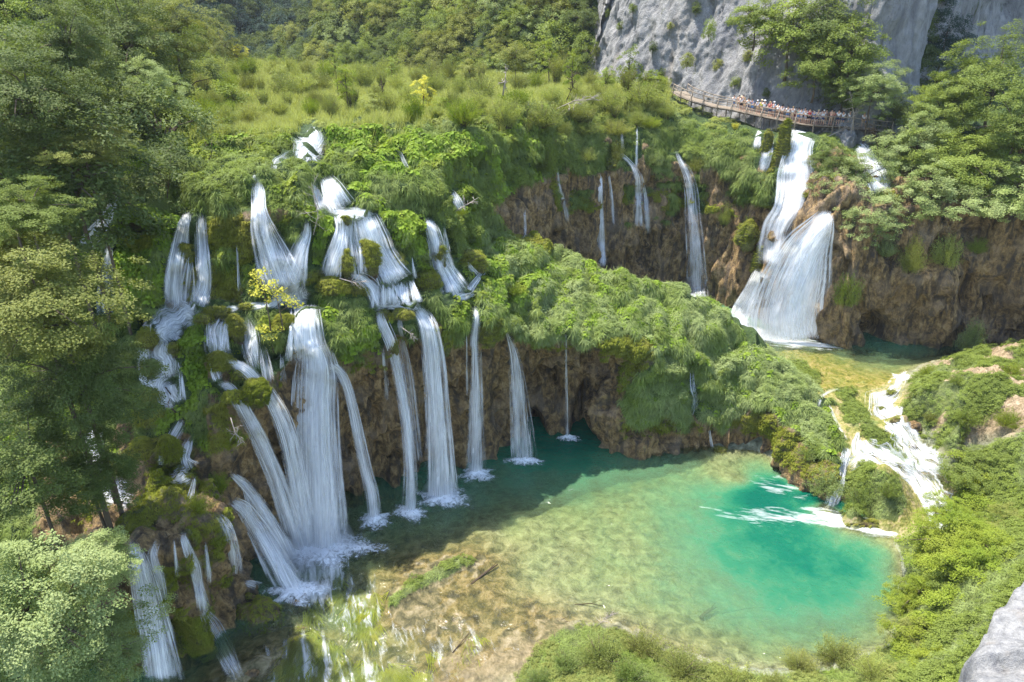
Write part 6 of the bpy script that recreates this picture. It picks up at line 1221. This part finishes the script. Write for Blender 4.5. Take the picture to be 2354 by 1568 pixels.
# yellow saplings on the terrace
def sapling(px0, py0, px1, py1, Y, crowns, label):
    a = pY(px0, py0, Y); root = link('yellow_sapling', None, label=label, cat='sapling'); root.location = tuple(a); b = pY(px1, py1, Y + .3)
    P_, R_ = [[(0, 0, 0), (b - a) * .5 + [.1, 0, 0], b - a]], [[.06, .045, .02]]
    Vs, Fs, off = [], [], 0; r = np.random.default_rng(int(px0))
    for cx, cy, rr, n in crowns:
        n = int(n * .6); c = pY(cx, cy, Y + r.uniform(-.5, .5)); R = rr / F * c[1] * 1.35; t = np.clip((c[2] - a[2]) / (b[2] - a[2]), .2, 1) * .85
        P_.append([(b - a) * t, ((b - a) * t + c - a) / 2 + [0, 0, .1], c - a]); R_.append([.025, .018, .008])
        o = r.normal(size=(n, 3)); o /= np.linalg.norm(o, axis=1, keepdims=True); o *= (r.uniform(0, 1, n) ** .4)[:, None] * R; o[:, 2] *= .5
        V, Fq = leaves(c - a + o, np.array([0, 0, .8]) + r.normal(0, .5, (n, 3)), .17, r, .8); Vs.append(V); Fs.append(Fq + off); off += len(V)
    me = tubes(P_, R_, 5); link('trunk', me, MAT['bark'], root); link('crown', mesh_np('leaves', np.concatenate(Vs), np.concatenate(Fs), False), MAT['yellow'], root)
sapling(628,810,600,640,42.5,[(598,628,20,170),(590,650,16,110),(612,660,20,150),(585,675,14,90),(628,650,12,70),(615,690,12,50)],'left yellow-leaved sapling on the terrace')
sapling(655,805,632,665,42.6,[(640,672,20,150),(660,690,20,150),(680,700,14,80),(625,770,24,240),(612,790,14,100),(605,755,14,90),(640,755,12,70)],'right yellow-leaved sapling on the terrace, leaning left')

for i, (px, py, r) in enumerate([(1370,120,12),(1425,60,9),(1500,110,11),(1540,60,8),(1455,20,10),(1600,20,12),(1650,150,13),(1690,190,12),(1520,170,10),(1720,130,14),(1400,30,9),(1760,215,10),(1350,60,10)]):
    d_ = Vector(pY(px, py, 1.) - np.array([0, 0, H])); h_ = BC.ray_cast(CAM, d_)
    if h_[0] is None: continue
    t_ = tree(px, py, h_[0].y - .4, r, 'far%d' % (i % 3), ['olive', 'beech', 'dark'][i % 3], 'small green bush clinging to a crack of the sunlit grey cliff, one of many alike', 'small bushes on the grey cliff', kz=1.3, base=h_[0].z - 1.2, name='bush')
for i, (px, py, r) in enumerate([(1975,545,34),(2040,560,30),(2110,540,34),(2185,545,36),(2250,560,30),(2310,535,36),(1600,365,24),(1680,385,24),(1735,420,22),(1500,355,26),(1420,330,24),(1350,350,26),(1255,330,28)]):
    Y_ = hit(px, py)
    if Y_: shrub(px, py, Y_ - .8, r, ['heath2', 'willow0', 'heath'][i % 3], ['beech', 'silver', 'olive', 'willow'][i % 4], 'leafy bush overhanging the rim of the far brown walls, one of many alike', 'bushes along the rim of the far walls', kz=.9)
# ------------------------------------------------------------------ light, sky, camera
SUN_EL, SUN_AZ = math.radians(69), math.radians(-70)      # azimuth from +Y towards +X
sd = Vector((math.sin(SUN_AZ) * math.cos(SUN_EL), math.cos(SUN_AZ) * math.cos(SUN_EL), math.sin(SUN_EL)))
W = bpy.data.worlds.new('World'); S.world = W; W.use_nodes = True; nt = W.node_tree
sky = nt.nodes.new('ShaderNodeTexSky'); sky.sky_type = 'NISHITA'; sky.sun_disc = False; sky.sun_elevation = SUN_EL; sky.sun_rotation = SUN_AZ
nt.links.new(sky.outputs[0], nt.nodes['Background'].inputs[0]); nt.nodes['Background'].inputs[1].default_value = .15
sl = bpy.data.lights.new('sun', 'SUN'); sl.energy = 3.3; sl.angle = math.radians(.53); sl.color = (1, .955, .88)
so = bpy.data.objects.new('sun', sl); COL.objects.link(so); so.rotation_euler = sd.to_track_quat('Z', 'Y').to_euler()
cd = bpy.data.cameras.new('camera'); co = bpy.data.objects.new('camera', cd); COL.objects.link(co); S.camera = co
cd.sensor_width = 36; cd.lens = 24; cd.clip_end = 3000; co.location = (0, 0, H); co.rotation_euler = (math.radians(90) - PIT, 0, 0)
S.view_settings.view_transform = 'Standard'; S.view_settings.look = 'None'; S.view_settings.exposure = 1.84; S.view_settings.gamma = 1
S.cycles.max_bounces = 8; S.cycles.transparent_max_bounces = 24; S.cycles.diffuse_bounces = 3; S.cycles.glossy_bounces = 2
S.cycles.use_denoising = True; S.cycles.denoising_prefilter = 'NONE'

# the air: pale even haze from below the river to above the camera and the hills
hm = bpy.data.materials.new('air'); hm.use_nodes = True; hn = hm.node_tree; hn.nodes.clear(); ho = hn.nodes.new('ShaderNodeOutputMaterial'); hv = hn.nodes.new('ShaderNodeVolumePrincipled')
hv.inputs['Color'].default_value = (.80, .88, 1, 1); hv.inputs['Density'].default_value = .00012; hv.inputs['Anisotropy'].default_value = .2; hn.links.new(hv.outputs[0], ho.inputs['Volume'])
hb = mesh_np('haze', np.array([[x, y, z] for z in (-14, 260) for y in (-20, 560) for x in (-320, 320)], float), np.array([[0, 2, 3, 1], [4, 5, 7, 6], [0, 1, 5, 4], [2, 6, 7, 3], [0, 4, 6, 2], [1, 3, 7, 5]]), False)
link('haze', hb, hm, kind='stuff', label='thin pale summer haze filling the valley', cat='haze')
